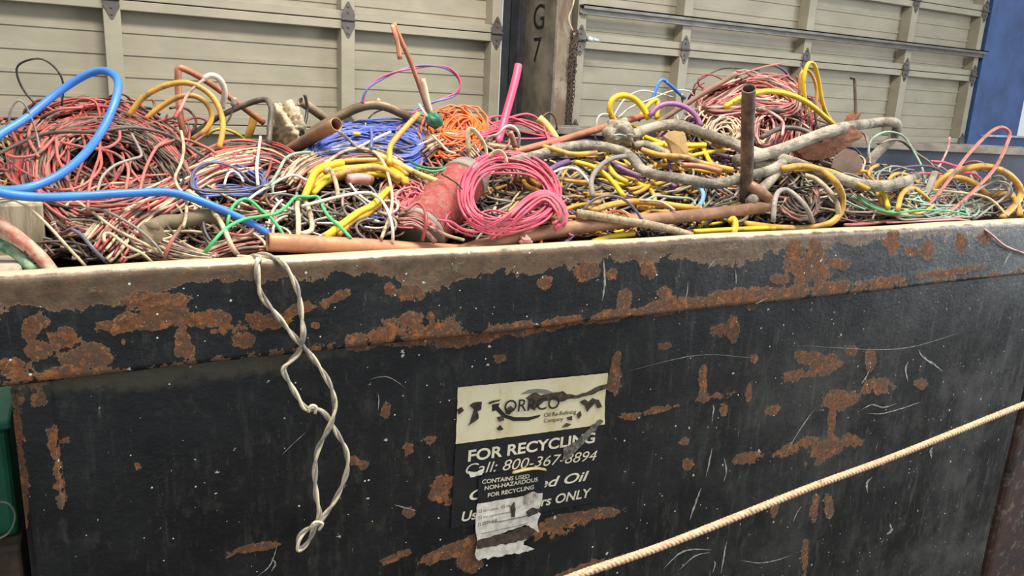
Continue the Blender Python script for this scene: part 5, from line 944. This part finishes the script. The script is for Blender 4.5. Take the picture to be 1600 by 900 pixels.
b('scrap_wire', 'cream wire looped down beside the mint loop', 'wire', M('rosewhite'), 3.6, [(1300, 240, 2.15), (1322, 218, 2.15), (1340, 207, 2.15), (1352, 212, 2.14), (1358, 240, 2.1), (1361, 290, 2.0)])
b('scrap_wire', 'slate wire arched around the cardboard disc', 'wire', M('slate'), 3, [(1295, 250, 2.12), (1310, 234, 2.12), (1330, 229, 2.12), (1345, 242, 2.11), (1348, 258, 2.1)])
b('flat_strip', 'broad grey strap twisting down at the right', 'strap', M('grey'), 11, [(1372, 225, 2.12), (1392, 218, 2.1), (1412, 222, 2.08), (1432, 240, 2.04), (1452, 254, 2.0), (1461, 265, 1.97)], flat=.3, sides=8)
b('flat_strip', 'flat grey strap standing upright among the right end wires', 'strap', M('grey'), 11, [(1461, 268, 1.86), (1450, 296, 1.82), (1434, 316, 1.8), (1415, 330, 1.78)], flat=.3, sides=8)
b('scrap_wire', 'pale wire loop swinging out at the right end', 'wire', M('slate'), 3.6, [(1372, 290, 1.95), (1395, 268, 1.95), (1425, 260, 1.93), (1460, 262, 1.9), (1488, 282, 1.86), (1500, 302, 1.83)])
b('scrap_wire', 'pale wire loop hooked at the far right behind the salmon wire', 'wire', M('grey'), 3.6, [(1500, 318, 1.8), (1530, 295, 1.82), (1560, 281, 1.82), (1576, 288, 1.8), (1574, 304, 1.78), (1550, 322, 1.76), (1520, 345, 1.72)])
b('scrap_wire', 'long cream wire arc above the right rim', 'wire', M('cream'), 4, [(1362, 320, 1.9), (1400, 304, 1.88), (1445, 297, 1.85), (1500, 301, 1.8), (1545, 310, 1.77), (1575, 338, 1.71)])
b('scrap_wire', 'thin green wire sagging along the right rim', 'wire', M('green'), 3.2, [(1340, 306), (1360, 322), (1395, 332), (1440, 328), (1485, 330), (1510, 335)], .06)
b('scrap_wire', 'lilac wire trailing over the rim at the right', 'wire', M('rosewhite'), 3.4, [(1385, 348, 1.70), (1450, 345, 1.685), (1500, 343, 1.68), (1525, 350, 1.635), (1548, 366, 1.608), (1572, 385, 1.604), (1612, 400, 1.603)])
b('wooden_stake', 'weathered grey plank lying across the right end of the bin', 'plank', WOODM, 13, [(1455, 312, 1.98), (1520, 322, 1.92), (1610, 334, 1.86)], sides=6)
b('scrap_wire', 'thin black wire dipping in the hollow left of the pipe end', 'wire', M('slate'), 3.8, [(317, 322), (318, 350), (322, 365), (330, 377)], .06)

# ---- twisted wire hanging over the rim ----
tw = thing('twisted_wire', 'twisted cream and grey wire pair hanging over the front of the bin', 'wire', onY(490, 620, 1.60))
yo = 1.602
CRM, GRW = plastic('dusty_cream_wire', (236, 220, 182), .3, .6), plastic('dusty_grey_wire', (168, 160, 148), .3, .6)
b('twisted_strand', None, None, CRM, 5, [(0, 0, 1), (1, 1, 1)], parent=tw) if False else None
twisted('twisted_strand', None, None, [CRM, GRW], [(372, 403, 1.69), (392, 401, 1.67), (404, 403, 1.632), (402, 415, 1.606), (403, 440, yo), (410, 464, yo), (432, 492, yo), (456, 522, yo), (478, 546, yo), (500, 575, yo), (517, 605, yo), (523, 635, yo), (517, 662, yo - .006), (503, 688, yo), (494, 712, yo), (492, 745, yo), (494, 775, yo), (499, 802, yo), (494, 820, yo), (478, 828, yo), (467, 842, yo), (466, 858, yo), (476, 853, yo), (486, 838, yo), (492, 820, yo - .006)], 5.4, .115, tw, sep=.8)
twisted('twisted_strand', None, None, [CRM, GRW], [(385, 404, 1.69), (408, 398, 1.66), (428, 402, 1.632), (442, 412, 1.606), (458, 436, yo), (467, 462, yo), (471, 495, yo), (474, 522, yo - .006), (468, 548, yo + .002), (452, 566, yo + .004), (443, 578, yo), (452, 598, yo), (466, 622, yo), (478, 638, yo), (498, 640, yo), (512, 652, yo + .003), (527, 678, yo), (540, 702, yo), (543, 728, yo), (537, 752, yo), (522, 784, yo), (505, 808, yo), (495, 822, yo)], 5.2, .105, tw, sep=.8)
b('knot', None, None, CRM, 5, [(482, 644, yo - .008), (486, 634, yo - .010), (494, 636, yo - .010), (492, 646, yo - .008)], parent=tw)
b('knot', None, None, CRM, 5, [(484, 826, yo - .008), (492, 816, yo - .012), (504, 818, yo - .010), (498, 828, yo - .006)], parent=tw)
# ---- foreground rope ----
ROPE = NT('natural_fibre_rope')
def _():
    t = ROPE; n = t.noise(120, 4, .7); c = t.mix(t.ramp(n, .35, .65), lin((196, 150, 114)), lin((232, 200, 164))); c = t.mix(t.ramp(t.noise(6, 3), .5, .65, 0, .5), c, lin((222, 150, 124)))
    t.l(c, t.b.inputs['Base Color']); t.b.inputs['Roughness'].default_value = .9; t.bump(n, .6, .002)
_()
yr = 1.38
twisted('twisted_rope', 'three-strand tan fibre rope stretched diagonally in front of the bin', 'rope', [ROPE.m], [(600, 1010, yr), (760, 955, yr), (905, 898, yr), (1030, 855, yr), (1150, 808, yr), (1270, 760, yr), (1390, 716, yr), (1500, 672, yr), (1600, 632, yr), (1720, 588, yr)], 7.5, .040, n=3, sep=.62, sides=8)
for i, (u, v) in enumerate([(1398, 712), (1278, 752), (1175, 796)]):
    mb = MB()
    for k in range(5):
        A = onY(u + rng.uniform(-5, 5), v, yr); mb.add(*tube(spline([A, A + np.array([rng.uniform(-.008, .008), -.008, rng.uniform(.002, .012)]), A + np.array([rng.uniform(-.016, .016), -.010, rng.uniform(-.01, .016)])], n=5), .0006, 4))
    bpy.data.objects['twisted_rope']; o = mb.build('frayed_fibre', ROPE.m, bpy.data.objects['twisted_rope'])
